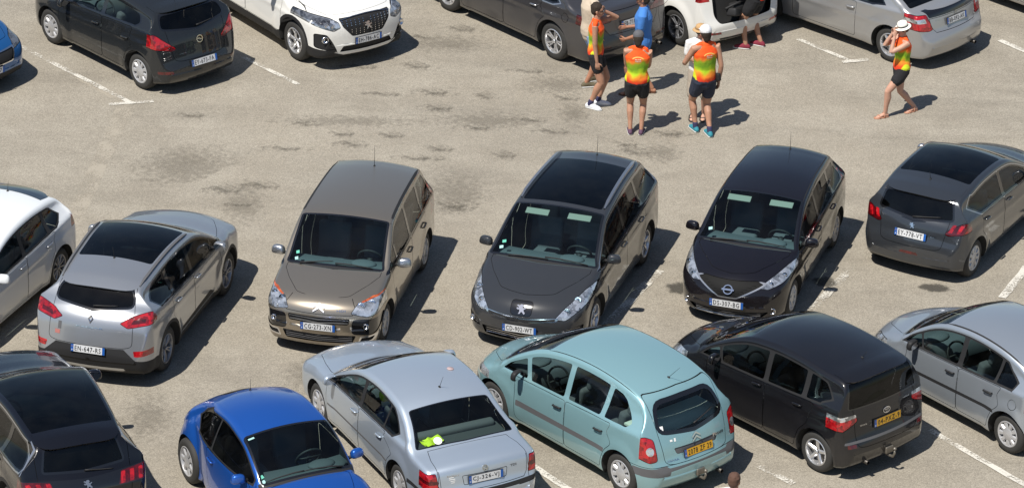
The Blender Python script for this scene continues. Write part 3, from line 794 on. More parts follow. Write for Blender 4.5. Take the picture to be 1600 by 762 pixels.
def windscreen(c, s0=None, s1=None, my0=.03, my1=.07, m='ws', name='windscreen', inset=.003, border=.025):
    s0 = s0 or c.cowl+.01; s1 = s1 or c.header-.03; pts = []
    xs = np.linspace(s0, s1, 7)
    for k, x in enumerate(xs):
        z = float(c.zt(x))-c.crown; z2 = z-float(c.i(c.rad, x)); t = k/6
        pts.append((x, float(c.hw(x, z2))-(my0*(1-t)+my1*t)-.0))
    half = rnd([(s0, 0)]+pts+[(s1, 0)], .05, 3, skip=(0, len(pts)+1))
    c.ws_half = pts
    c.mask('windscreen_surround', 'gloss', 'T', c.offset(half+[(a, -b) for a, b in reversed(half)][1:-1], border*.4))
    h2 = half; poly = h2+[(a, -b) for a, b in reversed(h2)][1:-1]
    c.mask(name, m, 'T', c.offset(simp(poly, .001), -border), inset=inset)
def s_at(c, z):
    """station where the rear silhouette passes height z"""
    q = c.T[c.T[:, 0] > c.L*.6]; i = np.argmin(abs(q[:, 1]-z)-1e-3*(q[:, 0] > c.L*.7)); return float(q[i, 0])
def rearglass(c, z0, z1, my0=.09, my1=.10, m='dark', r=.07, border=.03, bulge=.03, tail=True, k=.24):
    yt = float(c.hw(s_at(c, z1), z1-.03))-my1; pts = [(yt+(z1-z)*k, z) for z in (z0, z1)]
    half = [(0, z0-bulge)]+pts+[(0, z1+.01)]
    half = rnd(half, r, 4, skip=(0, len(half)-1)); poly = half+[(-a, b) for a, b in reversed(half)][1:-1]
    poly = simp(poly, .001); c.mask('rear_window_surround', 'gloss', 'B', poly)
    c.mask('rear_window', m, 'B', c.offset(poly, -border), inset=.006)
def bonnet(c, s0, y0, y1, s1=None, part='bonnet'):
    s1 = s1 or c.cowl-.03; y1 = max(y1, c.W/2-.15); ym = (y0*.35+y1*.65)
    half = [(s0-.03, 0), (s0, y0*.6), (s0+.04, y0), ((s0+s1)/2, ym), (s1-.10, y1), (s1+.02, y1), (s1-.03, 0)]
    half = rnd(half, .05, 3, skip=(0, 4, 5, 6)); c.mask(part, 'paint', 'T', half+[(a, -b) for a, b in reversed(half)][1:-1], seam=True)
def cowl_panel(c, s1=None, y=None, w=.10):
    s1 = s1 or c.cowl+.03; y = y or c.W/2-.17
    c.mask('cowl', 'black', 'T', [(s1-w, 0), (s1-w, y*.7), (s1-w+.01, y), (s1+.03, y), (s1+.03, -y), (s1-w+.01, -y), (s1-w, -y*.7)])
def doors(c, a, b, e=None, z0=.27, lower=None):
    B = lambda x: float(c.i(c.belt, x))-.012
    ra = c.R+c.archgap+.03; cx = c.FO+c.WB
    f = [(a, z0+.06), (a+.05, z0), (b, z0), (b, (z0+B(b))/2), (b+.01, B(b)), ((a+b)/2, B((a+b)/2)), (a-.02, B(a))]
    c.mask('door#f', 'paint', 'S', rnd(f, .05, 3), seam=True)
    if e:
        x2 = e; g = [(b+.008, z0), (cx-ra-.02, z0), (cx-ra*.97, c.R+.10), (cx-ra*.80, c.R+ra*.68), (cx-ra*.45, c.R+ra*1.02), (x2-.02, c.R+ra+.15), (x2+.06, B(x2)), ((b+x2)/2, B((b+x2)/2)), (b+.018, B(b))]
        c.mask('door#r', 'paint', 'S', rnd(simp(g, .0005), .05, 3), seam=True)
def cladding(c, z=.34, arch=.06, m='black', part='body'):
    """dark plastic along the sills and round the arches"""
    c.mask(part, m, 'S', [(c.FO, .0), (c.FO+c.WB, .0), (c.FO+c.WB, z), (c.FO, z)])
    ra = c.R+c.archgap+arch
    for cx in (c.FO, c.FO+c.WB): c.mask(part, m, 'S', [(cx+ra*cos(2*pi*k/32), c.R+.005+ra*sin(2*pi*k/32)) for k in range(32)])
def tailgate(c, z0, z1, y0, y1, part='tailgate'):
    half = [(0, z0), (y0*.8, z0), (y0, z0+.03), ((y0+y1)/2+.02, (z0+z1)/2), (y1, z1), (0, z1+.02)]
    half = rnd(half, .06, 3, skip=(0, 5)); c.mask(part, 'paint', 'B', half+[(-a, b) for a, b in reversed(half)][1:-1], seam=True)
def roofglass(c, s0, s1, m='roof', my=.12, part='glass_roof', inset=0, seam=False):
    pts = [(x, float(c.hw(x, float(c.zt(x))-c.crown-float(c.i(c.rad, x))))-my) for x in np.linspace(s0, s1, 7)]
    half = [(s0, 0)]+pts+[(s1, 0)]; c.mask(part, m, 'T', rnd(half+[(a, -b) for a, b in reversed(half)][1:-1], .05, 3), seam=seam, inset=inset)
def black_roof_edges(c, my0=.0, my1=.09, m='black', w=.035):
    """ditch mouldings along both roof edges"""
    pts = [(x, float(c.hw(x, float(c.zt(x))-c.crown-float(c.i(c.rad, x))))-my1) for x in np.linspace(c.header-.02, c.rheader-.05, 12)]
    c.strip('T', pts, w, m if not isinstance(m, str) else {'black': M_BLK}[m], 'roof_moulding', lift=-.004, thick=.008)
def fog(c, y, z, r=.045, view='F', m=None):
    for sg in (1, -1):
        p, n = c.front_pt(sg*y, z); p = p+Vector((c.L/2, 0, 0)); M4 = frame_matrix(p, Vector((1, n.y*.4, 0)))
        g = MB(); g.lathe([(r*1.25, -.01), (r*1.2, .012), (r, .014), (r*.9, .0), (r*.5, -.012), (.001, -.016)], (0, 0, 0), axis='z', n=20); g.v = [M4@v for v in g.v]; g.build('fog_light', m or M_CHR, c.root)
def exhaust(c, y, z=.24):
    g = MB(); g.lathe([(.028, 0), (.032, .003), (.032, .16), (.026, .16), (.026, .02)], c.P(c.L+.01, y, z), axis='x', n=14); g.build('exhaust_pipe', mat('dull_steel', (.10, .09, .08), .5, .8), c.root)
def towbar(c, y=0, z=.33):
    g = MB(); x = c.L
    g.tube([c.P(x-.25, y, z-.02), c.P(x-.02, y, z-.07), c.P(x+.08, y, z-.06), c.P(x+.11, y, z), c.P(x+.11, y, z+.05)], [.022, .022, .020, .018, .015]); g.ell(c.P(x+.11, y, z+.07), (.026, .026, .026))
    g.box(c.P(x-.03, y, z+.02), (.10, .14, .10), bev=.01); g.build('tow_bar', mat('worn_steel', (.22, .20, .17), .5, .7), c.root)
# ------------------------------------------------------------------ the cars
def C3PIC():
    return Car(L=4.08, W=1.73, FO=.80, WB=2.54, R=.31, cowl=.93, header=1.70, rheader=3.72, cabR=.045, tumble=.18, step=.02, rF=.20, rR=.14, bowF=.17, bowR=.05, lowfr=.22,
      top=[(0, .52), (0, .62), (.03, .73), (.09, .82), (.22, .90), (.45, .97), (.75, 1.035), (.93, 1.07), (1.10, 1.19), (1.30, 1.34), (1.52, 1.49), (1.66, 1.565), (1.85, 1.60), (2.4, 1.63), (3.0, 1.625), (3.55, 1.59), (3.75, 1.55), (3.88, 1.40), (3.97, 1.10), (4.02, .85), (4.08, .65), (4.08, .5)],
      belt=[(0, .95), (1, .98), (2, 1.0), (3.2, 1.03), (4.1, 1.08)], rad=[(0, .05), (.3, .10), (.85, .10), (1.05, .05), (1.7, .07), (3.7, .08), (4.08, .05)])
def P5008():
    return Car(L=4.53, W=1.84, FO=.93, WB=2.73, R=.33, cowl=1.03, header=1.98, rheader=4.12, cabR=.09, step=.028, tumble=.25, rF=.28, rR=.20, bowF=.24, bowR=.08, lowfr=.22,
      top=[(0, .42), (0, .55), (.03, .66), (.12, .78), (.30, .89), (.6, .985), (.9, 1.055), (1.03, 1.09), (1.3, 1.26), (1.65, 1.46), (1.88, 1.565), (2.1, 1.60), (2.6, 1.635), (3.1, 1.64), (3.7, 1.61), (4.08, 1.56), (4.2, 1.46), (4.34, 1.15), (4.42, .92), (4.49, .7), (4.53, .6), (4.53, .5)],
      belt=[(0, .9), (1, .98), (2, 1.02), (3.4, 1.07), (4.5, 1.14)], crease=[(0, .78), (4.5, .88)])
def NOTE():
    return Car(L=4.10, W=1.70, FO=.80, WB=2.60, R=.305, cowl=.93, header=1.88, rheader=3.72, cabR=.08, step=.028, tumble=.23, rF=.34, rR=.18, bowF=.26, bowR=.06, lowfr=.22,
      top=[(0, .42), (0, .52), (.03, .62), (.12, .74), (.30, .85), (.55, .93), (.8, .985), (.93, 1.01), (1.2, 1.175), (1.55, 1.36), (1.80, 1.455), (2.05, 1.495), (2.5, 1.53), (2.9, 1.53), (3.4, 1.50), (3.68, 1.46), (3.8, 1.37), (3.93, 1.12), (4.01, .9), (4.08, .65), (4.10, .55), (4.10, .45)],
      belt=[(0, .84), (1, .91), (2, .95), (3, 1.0), (4.1, 1.06)], crease=[(0, .70), (2, .66), (3.2, .80), (4.1, .9)])
def P208():
    return Car(L=3.96, W=1.74, FO=.80, WB=2.54, R=.305, cabR=.04, cowl=.90, header=1.88, rheader=3.52, tumble=.27, step=.03, rF=.28, rR=.26, bowF=.22, bowR=.13, lowre=.26, flare=.024,
      top=[(0, .42), (0, .55), (.04, .68), (.2, .80), (.5, .89), (.9, .96), (1.2, 1.12), (1.6, 1.32), (1.83, 1.405), (2.1, 1.445), (2.5, 1.46), (2.9, 1.45), (3.3, 1.40), (3.55, 1.355), (3.62, 1.31), (3.72, 1.14), (3.78, 1.02), (3.83, .95), (3.87, .86), (3.90, .74), (3.94, .64), (3.96, .52), (3.96, .42)],
      belt=[(0, .84), (1, .90), (2, .93), (3, .97), (4, 1.02)], crease=[(0, .70), (2, .70), (4, .82)])
def KAD():
    return Car(L=4.45, W=1.84, FO=.90, WB=2.65, R=.345, cabR=.13, cowl=1.05, header=2.0, rheader=3.88, tumble=.24, step=.03, rF=.30, rR=.26, bowF=.22, bowR=.12, lowre=.34, zb=.22, flare=.028, archgap=.06,
      top=[(0, .5), (0, .66), (.04, .82), (.15, .93), (.5, 1.01), (.95, 1.065), (1.05, 1.09), (1.4, 1.285), (1.75, 1.46), (1.98, 1.54), (2.2, 1.575), (2.6, 1.60), (3.0, 1.59), (3.5, 1.55), (3.86, 1.49), (3.98, 1.43), (4.10, 1.29), (4.19, 1.16), (4.27, 1.09), (4.34, .98), (4.385, .82), (4.42, .68), (4.45, .56), (4.45, .46)],
      belt=[(0, .95), (1, 1.0), (2, 1.02), (3, 1.06), (3.5, 1.10), (4.45, 1.18)], crease=[(0, .82), (2, .80), (4.4, .92)])
def P3008():
    return Car(L=4.45, W=1.84, FO=.93, WB=2.675, R=.35, cabR=.13, cowl=1.08, header=2.05, rheader=3.95, tumble=.26, taperR=.05, step=.03, rF=.26, rR=.24, bowF=.20, bowR=.10, zb=.22, lowfr=.30, lowre=.34, flare=.022, archgap=.06,
      top=[(0, .5), (0, .68), (.02, .82), (.08, .93), (.25, .98), (.6, 1.03), (1.08, 1.10), (1.4, 1.27), (1.8, 1.47), (2.03, 1.55), (2.3, 1.59), (2.7, 1.62), (3.1, 1.61), (3.6, 1.56), (3.95, 1.50), (4.03, 1.44), (4.16, 1.20), (4.22, 1.10), (4.30, 1.02), (4.38, .90), (4.41, .75), (4.44, .62), (4.45, .54), (4.45, .46)],
      belt=[(0, .95), (1, 1.01), (2, 1.04), (3, 1.07), (4.45, 1.13)], crease=[(0, .80), (2, .80), (4.4, .90)])
def _beetle_fender(c, x, z, w):
    cab = np.where(x < 0, 0, 0)+w-.17*np.exp(-((x-.75)/.62)**2)-.15*np.exp(-((x-3.45)/.62)**2)
    out = cab
    for cx, top in ((c.FO-.14, .98), (c.FO+c.WB+.10, 1.02)):
        d = np.sqrt(((x-cx)/.68)**2+(np.maximum(z-.20, 0)/(top-.22))**2)
        f = c.W/2+.012-.34*(1-np.sqrt(np.clip(1-d**2.6, 0, 1)))
        out = np.maximum(out, np.where(d < 1, f, 0))
    return out
def BEETLE():
    return Car(L=4.08, W=1.74, FO=.77, WB=2.51, R=.33, cowl=.98, header=1.78, rheader=2.95, tumble=.42, step=.01, rF=.5, rR=.55, bowF=.24, bowR=.24, flare=0, smin=.5, fender=_beetle_fender, taperF=0, taperR=0, tuck=.03, crown=.06, sidebow=.01,
      top=[(0, .5), (.02, .58), (.08, .68), (.25, .82), (.5, .93), (.8, 1.005), (.98, 1.035), (1.2, 1.18), (1.45, 1.335), (1.68, 1.43), (1.95, 1.48), (2.3, 1.505), (2.65, 1.475), (3.0, 1.40), (3.35, 1.25), (3.65, 1.05), (3.85, .88), (3.98, .72), (4.05, .6), (4.08, .53), (4.08, .45)],
      belt=[(0, .90), (1, .93), (2, .93), (3, .93), (4, .9)], rad=[(0, .08), (.4, .22), (.85, .20), (1.1, .06), (1.8, .10), (2.9, .12), (3.4, .16), (4.08, .08)])
def PASSAT():
    return Car(L=4.68, W=1.74, FO=.93, WB=2.70, R=.31, cowl=1.15, header=2.08, rheader=3.30, tumble=.25, step=.035, rF=.28, rR=.20, bowF=.20, bowR=.09, lowre=.30,
      top=[(0, .42), (0, .56), (.04, .66), (.15, .74), (.6, .86), (1.1, .94), (1.15, .955), (1.5, 1.15), (1.85, 1.32), (2.08, 1.40), (2.4, 1.445), (2.7, 1.46), (3.0, 1.445), (3.3, 1.39), (3.6, 1.25), (3.90, 1.075), (4.0, 1.02), (4.08, .995), (4.3, .98), (4.52, .95), (4.57, .91), (4.60, .81), (4.62, .68), (4.66, .60), (4.68, .54), (4.68, .44)],
      belt=[(0, .83), (1, .88), (2, .91), (3, .94), (4, .96), (4.7, .97)])
def XPIC():
    return Car(L=4.28, W=1.76, FO=.80, WB=2.76, R=.31, cabR=.05, cowl=.82, header=1.80, rheader=3.66, tumble=.24, step=.028, rF=.40, rR=.28, bowF=.30, bowR=.12, lowre=.30,
      top=[(0, .48), (0, .56), (.05, .67), (.2, .80), (.5, .93), (.82, 1.06), (1.15, 1.26), (1.5, 1.44), (1.78, 1.54), (2.1, 1.60), (2.5, 1.635), (2.9, 1.635), (3.3, 1.60), (3.66, 1.52), (3.78, 1.46), (3.95, 1.27), (4.06, 1.10), (4.13, .96), (4.18, .82), (4.21, .70), (4.26, .60), (4.28, .54), (4.28, .44)],
      belt=[(0, .88), (1, .93), (2, .97), (3, 1.01), (4.3, 1.06)])
def VERSO():
    return Car(L=3.99, W=1.70, FO=.80, WB=2.55, R=.31, cowl=.85, header=1.82, rheader=3.66, cabR=.03, tumble=.21, step=.02, rF=.34, rR=.20, bowF=.25, bowR=.08, lowre=.28,
      top=[(0, .46), (0, .58), (.04, .70), (.2, .84), (.5, .97), (.85, 1.09), (1.15, 1.25), (1.5, 1.42), (1.8, 1.53), (2.1, 1.575), (2.5, 1.60), (2.9, 1.59), (3.3, 1.555), (3.68, 1.50), (3.74, 1.44), (3.82, 1.22), (3.87, 1.06), (3.90, .9), (3.92, .74), (3.96, .64), (3.99, .56), (3.99, .44)],
      belt=[(0, .90), (1, .95), (2, .99), (3, 1.05), (4, 1.12)], crease=[(0, .75), (4, .92)])
def C3():
    return Car(L=3.85, W=1.67, FO=.75, WB=2.46, R=.30, cabR=.05, cowl=.86, header=1.72, rheader=3.28, tumble=.24, step=.03, rF=.36, rR=.34, bowF=.27, bowR=.14,
      top=[(0, .45), (0, .54), (.04, .64), (.2, .79), (.5, .92), (.86, 1.02), (1.15, 1.20), (1.45, 1.37), (1.68, 1.455), (1.95, 1.50), (2.3, 1.52), (2.7, 1.50), (3.0, 1.45), (3.3, 1.35), (3.5, 1.19), (3.63, 1.0), (3.73, .82), (3.81, .62), (3.85, .52), (3.85, .44)],
      belt=[(0, .86), (1, .90), (2, .94), (3, .98), (3.85, 1.0)], flare=.028)
def CORSA():
    return Car(L=4.02, W=1.74, FO=.83, WB=2.51, R=.315, cabR=.09, cowl=.92, header=1.88, rheader=3.50, tumble=.28, step=.03, rF=.34, rR=.28, bowF=.25, bowR=.13, lowre=.24,
      top=[(0, .42), (0, .54), (.04, .66), (.2, .80), (.5, .91), (.92, .99), (1.2, 1.14), (1.6, 1.34), (1.84, 1.42), (2.1, 1.46), (2.5, 1.48), (2.9, 1.46), (3.3, 1.41), (3.52, 1.37), (3.62, 1.30), (3.74, 1.16), (3.81, 1.07), (3.87, .96), (3.925, .76), (3.97, .60), (4.02, .5), (4.02, .40)],
      belt=[(0, .88), (1, .94), (2, .99), (3, 1.07), (4, 1.14)], crease=[(0, .66), (2, .76), (4, .88)])
def SEDAN():
    return Car(L=4.85, W=1.86, FO=.98, WB=2.80, R=.335, cowl=1.25, header=2.28, rheader=3.65, tumble=.25, step=.03, rF=.28, rR=.24, bowF=.20, bowR=.13, lowre=.26,
      top=[(0, .42), (0, .56), (.05, .68), (.2, .78), (.7, .91), (1.25, .98), (1.6, 1.17), (2.0, 1.34), (2.28, 1.42), (2.7, 1.465), (3.1, 1.455), (3.6, 1.37), (4.0, 1.23), (4.25, 1.13), (4.35, 1.10), (4.5, 1.09), (4.68, 1.07), (4.73, 1.02), (4.76, .88), (4.79, .72), (4.83, .60), (4.85, .52), (4.85, .42)],
      belt=[(0, .86), (1, .92), (2, .95), (3, .99), (4, 1.03), (4.85, 1.06)], crease=[(0, .72), (4.8, .84)])
def C4P():
    return Car(L=4.43, W=1.83, FO=.85, WB=2.73, R=.33, cowl=.95, header=1.95, rheader=3.98, tumble=.20, rF=.34, rR=.28, bowF=.25, bowR=.13, lowre=.30, flare=.03,
      top=[(0, .45), (0, .56), (.05, .70), (.2, .85), (.6, 1.0), (.95, 1.10), (1.3, 1.29), (1.7, 1.48), (1.95, 1.56), (2.3, 1.61), (2.8, 1.63), (3.3, 1.61), (3.9, 1.54), (4.05, 1.46), (4.2, 1.2), (4.28, .98), (4.33, .80), (4.38, .66), (4.43, .56), (4.43, .44)],
      belt=[(0, .92), (1, .97), (2, 1.0), (3, 1.04), (4.4, 1.08)])
def MERC():
    return Car(L=4.34, W=1.74, FO=.76, WB=2.715, R=.315, cowl=1.2, header=2.1, rheader=3.05, tumble=.25, step=.03, rF=.28, rR=.24, bowF=.20, bowR=.14, lowre=.28, flare=.02,
      top=[(0, .42), (0, .56), (.05, .66), (.2, .74), (.7, .86), (1.2, .93), (1.6, 1.15), (2.0, 1.33), (2.2, 1.375), (2.6, 1.40), (3.0, 1.36), (3.4, 1.25), (3.75, 1.12), (3.95, 1.05), (4.08, 1.04), (4.14, 1.02), (4.18, .93), (4.22, .80), (4.25, .70), (4.31, .62), (4.34, .54), (4.34, .42)],
      belt=[(0, .80), (1, .86), (2, .90), (3, .94), (4, .98), (4.34, 1.0)], crease=[(0, .60), (4.3, .68)])
def C4():
    return Car(L=4.29, W=1.79, FO=.87, WB=2.61, R=.315, cabR=.10, cowl=1.0, header=1.95, rheader=3.75, tumble=.24, step=.03, rF=.30, rR=.24, bowF=.22, bowR=.12, flare=.02,
      top=[(0, .42), (0, .56), (.05, .68), (.2, .80), (.6, .93), (1.0, 1.0), (1.3, 1.16), (1.7, 1.35), (1.95, 1.43), (2.3, 1.48), (2.7, 1.49), (3.1, 1.47), (3.6, 1.40), (3.85, 1.33), (3.95, 1.20), (4.08, 1.0), (4.15, .88), (4.22, .75), (4.26, .62), (4.29, .52), (4.29, .42)],
      belt=[(0, .85), (1, .91), (2, .95), (3, .99), (4.3, 1.04)], crease=[(0, .70), (4.3, .84)])
def cmb(c, name='body'): pass

def build_c3p():
    c = C3PIC()
    cowl_panel(c); windscreen(c, my0=.10, my1=.06); bonnet(c, .24, .40, .62, part='bonnet')
    c.mask('nose_panel', 'paint', 'F', [(-.50, .715), (.50, .715), (.53, .80), (.42, .93), (-.42, .93), (-.53, .80)], seam=True, lim=(0, .245))
    dlo(c, 1.02, 3.86, [(1.50, .06, -.25), (2.36, .09), (3.18, .09)], rear=[(3.80, 1.06), (3.80, 1.30), (3.66, 1.44)], parts=['window#v', 'window#f', 'window#r', 'window#q'], top=.03)
    doors(c, 1.20, 2.36, 3.22)
    tailgate(c, .60, 1.50, .60, .58); rearglass(c, 1.08, 1.48)
    c.mask('headlight', 'clear', 'F', rnd([(.47, .735), (.70, .69), (.88, .72), (.88, .90), (.72, .895), (.54, .845)], .03), mirror=True, seam=True, lim=(0, .62))
    c.mask('headlight', 'orange', 'F', [(.60, .85), (.74, .882), (.88, .886), (.88, .903), (.72, .898), (.59, .865)], mirror=True, lim=(0, .62))
    c.mask('fog_light_housing', 'gloss', 'F', rnd([(.49, .42), (.84, .40), (.87, .655), (.50, .665)], .07), mirror=True, inset=.01)
    c.mask('grille', 'black', 'F', rnd([(-.45, .575), (.45, .575), (.47, .67), (-.47, .67)], .03), inset=.02)
    c.mask('lower_grille', 'black', 'F', rnd([(-.50, .27), (.50, .27), (.56, .40), (-.56, .40)], .03), inset=.03)
    c.mask('bumper_trim', 'chrome', 'F', rnd([(.58, .27), (.80, .30), (.86, .40), (.62, .39)], .03), mirror=True)
    c.mask('bumper_trim', 'black', 'F', rnd([(.61, .30), (.78, .32), (.81, .375), (.64, .365)], .02), mirror=True, inset=.015)
    c.mask('taillight', 'red', 'B', [(.60, .80), (.86, .80), (.86, 1.25), (.66, 1.25)], mirror=True)
    c.make('brown people carrier facing the viewer, left of the dark grey one in the middle row', 'car', LOC['c3p'][0], LOC['c3p'][1], paint('paint_bronze', (.33, .285, .225), .75, .28, dust=.10), CARS)
    c.wheels('cap', M_CAPP); c.mirror(1.40, 1.02, m=M_SIL); c.handles((2.22, 3.10), .86, m=M_BLK); c.interior()
    c.strip('F', [(-.44, .60), (0, .59), (.44, .60)], .012, M_SIL, 'grille_bar', (1,)); c.strip('F', [(-.45, .645), (0, .64), (.45, .645)], .012, M_SIL, 'grille_bar', (1,))
    for k in range(4): c.strip('F', [(-.5, .29+k*.03), (0, .285+k*.03), (.5, .29+k*.03)], .008, M_GRY, 'grille_bar', (1,), lift=-.02)
    c.plate('CG-273-XN', 'F', .525); c.badge('chevrons', 'F', .0, .80, .17); c.word('HDI', 'F', .33, .775, .13, .03); fog(c, .70, .55, .035)
    c.wiper((.97, .02), (1.01, .58)); c.wiper((.97, -.52), (1.0, -.02)); c.antenna(3.45, 0, .42, .05)
    black_roof_edges(c, my1=.035, w=.05)
    c.sticker('T', 1.14, -.60, .05, .05, M_GRN, rot=.1, inset=.004); c.sticker('T', 1.06, -.60, .05, .05, M_WHT, rot=.1, inset=.004)
    headlamp_bowls(c, [(.60, .83, .05), (.74, .85, .05)], 'F')
def headlamp_bowls(c, pts, view):
    for y, z, r in pts:
        for sg in (1, -1):
            p, n = c.front_pt(sg*y, z); p = p+Vector((c.L/2, 0, 0)); M4 = frame_matrix(p, Vector((1, n.y*.5, n.z*.3)))
            g = MB(); g.lathe([(r, .004), (r*.92, .006), (r*.7, .002), (r*.45, .003), (.001, .012)], (0, 0, 0), axis='z', n=18); g.v = [M4@v for v in g.v]
            key = ('headlight', sg); g.build('lamp_bowl', M_CHR, c.objs.get(key, c.root))
def build_5008():
    c = P5008()
    cowl_panel(c); windscreen(c, my0=.06, my1=.05); bonnet(c, .30, .42, .66)
    dlo(c, 1.10, 4.32, [(1.62, .06, -.3), (2.50, .09), (3.42, .09)], rear=[(4.22, 1.16), (4.20, 1.30), (4.04, 1.42)], parts=['window#v', 'window#f', 'window#r', 'window#q'], chrome=.018, mrear='dark')
    doors(c, 1.35, 2.50, 3.50); tailgate(c, .60, 1.50, .60, .60); rearglass(c, 1.10, 1.48)
    roofglass(c, 2.06, 3.62, my=.12)
    c.mask('headlight', 'clear', 'F', rnd([(.50, .62), (.66, .60), (.90, .78), (.90, .93), (.80, .90), (.62, .76)], .03), mirror=True, seam=True, lim=(0, .95))
    c.mask('grille', 'chrome', 'F', rnd([(-.54, .585), (0, .545), (.54, .585), (.56, .64), (0, .60), (-.56, .64)], .015))
    c.mask('grille', 'black', 'F', rnd([(-.51, .595), (0, .558), (.51, .595), (.52, .628), (0, .588), (-.52, .628)], .01))
    c.mask('lower_grille', 'black', 'F', rnd([(-.56, .24), (.56, .24), (.62, .37), (-.62, .37)], .03), inset=.03)
    c.mask('fog_light_housing', 'black', 'F', rnd([(.64, .34), (.86, .36), (.88, .50), (.70, .48)], .03), mirror=True, inset=.015)
    c.mask('badge_panel', 'gloss', 'F', rnd([(-.16, .64), (.16, .64), (.17, .82), (-.17, .82)], .06), seam=True)
    c.mask('taillight', 'red', 'B', [(.66, .85), (.93, .85), (.93, 1.35), (.72, 1.35)], mirror=True)
    c.make('dark grey people carrier with silver roof rails, facing the viewer', 'car', LOC['p5008'][0], LOC['p5008'][1], paint('paint_anthracite', (.030, .032, .036), .35, .28, dust=.05), CARS)
    c.wheels('alloy5'); c.mirror(1.48, 1.06); c.handles((2.34, 3.28), .92); c.interior()
    for z in (.27, .305, .34): c.strip('F', [(-.54, z), (0, z-.012), (.54, z)], .012, M_CHR, 'grille_bar', (1,), lift=-.014)
    for z in (.38, .42, .46): c.strip('F', [(.68, z), (.84, z+.01)], .010, M_CHR, 'grille_bar', lift=-.004)
    c.plate('CD-902-WT', 'F', .44); c.badge('ring' if 0 else 'lion', 'F', 0, .725, .15); fog(c, .80, .40, .035)
    rr = [(x, float(c.hw(x, float(c.zt(x))-.13))-.085) for x in np.linspace(2.12, 3.95, 12)]
    c.strip('T', rr, .055, M_SIL, 'roof_rail', lift=.02, thick=.03)
    c.wiper((1.08, .05), (1.13, .70)); c.wiper((1.07, -.52), (1.06, .10)); c.antenna(3.90, 0, .40, .1)
    for sg in (1, -1): visor(c, sg)
    c.sticker('T', 1.30, -.66, .06, .05, M_GRN, rot=.1, inset=.004); c.sticker('T', 1.22, -.68, .06, .05, M_WHT, rot=.1, inset=.004)
    headlamp_bowls(c, [(.66, .72, .05), (.76, .83, .05)], 'F')
def visor(c, sg, m=None):
    g = MB(); x = c.header-.10; z = float(c.zt(x))-c.crown-.055
    g.box(c.P(x+.02, sg*.33, z), (.12, .36, .02), rot=Euler((0, radians(22), 0)), bev=.008); g.build('sun_visor', m or M_VISOR, c.root, smooth=False)
def build_note():
    c = NOTE()
    cowl_panel(c); windscreen(c, my0=.06, my1=.05); bonnet(c, .28, .34, .60)
    dlo(c, 1.02, 3.86, [(1.42, .05, -.3), (2.30, .09), (3.16, .09)], rear=[(3.72, 1.10), (3.70, 1.22), (3.60, 1.34)], parts=['window#v', 'window#f', 'window#r', 'window#q'], mrear='dark')
    doors(c, 1.15, 2.30, 3.22); tailgate(c, .60, 1.42, .60, .56); rearglass(c, 1.05, 1.40)
    c.mask('headlight', 'clear', 'F', rnd([(.42, .69), (.58, .665), (.76, .73), (.92, .86), (.90, .92), (.74, .88), (.58, .79)], .02), mirror=True, seam=True, lim=(0, .82))
    c.mask('grille', 'silver', 'F', rnd([(-.56, .74), (-.46, .68), (-.14, .53), (.14, .53), (.46, .68), (.56, .74), (.46, .76), (-.46, .76)], .015))
    c.mask('grille', 'seam', 'F', rnd([(-.50, .73), (-.44, .695), (-.135, .55), (.135, .55), (.44, .695), (.50, .73), (.4, .77), (-.4, .77)], .015), inset=.012)
    c.mask('lower_grille', 'black', 'F', rnd([(-.50, .23), (.50, .23), (.62, .33), (-.62, .33)], .03), inset=.03)
    c.mask('taillight', 'red', 'B', [(.62, .85), (.88, .85), (.88, 1.25), (.70, 1.25)], mirror=True)
    c.make('black people carrier with V-shaped chrome grille, facing the viewer', 'car', LOC['note'][0], LOC['note'][1], paint('paint_black_brown', (.007, .006, .008), .2, .25, dust=.03), CARS)
    c.wheels('cap', M_CAPP); c.mirror(1.36, .98); c.handles((2.16, 3.02), .86); c.interior()
    g = MB()
    c.plate('DS-307-BG', 'F', .445); c.badge('bar', 'F', 0, .65, .15); fog(c, .66, .33, .04)
    c.strip('F', [(-.55, .225), (0, .215), (.55, .225)], .016, M_SIL, 'bumper_trim', (1,))
    for z in (.255, .285, .315): c.strip('F', [(-.5, z), (0, z), (.5, z)], .006, M_GRY, 'grille_bar', (1,), lift=-.02)
    for k in range(6):
        z = .59+k*.026; w = .12+k*.055; c.strip('F', [(-w, z), (0, z-.006), (w, z)], .006, M_SEAM, 'grille_bar', (1,), lift=-.010, thick=.004)
    c.wiper((.98, .02), (1.04, .62)); c.wiper((.98, -.55), (.97, .05)); c.antenna(3.52, 0, .36, .0)
    for sg in (1, -1): visor(c, sg)
    c.sticker('T', 1.16, -.60, .06, .05, M_WHT, rot=.1, inset=.004)
    black_roof_edges(c, my1=.05, w=.02)
    headlamp_bowls(c, [(.60, .73, .04), (.74, .80, .04)], 'F')
def claws(c, y0, y1, z0, z1, n=3, lean=.05, view='B', lim=None):
    w = (y1-y0)/n
    for k in range(n):
        a = y0+k*w; c.mask('taillight', 'red', view, rnd([(a+.01, z0), (a+w*.55, z0), (a+w*.55+lean, z1), (a+.01+lean, z1)], .012, 2), mirror=True, lim=lim)
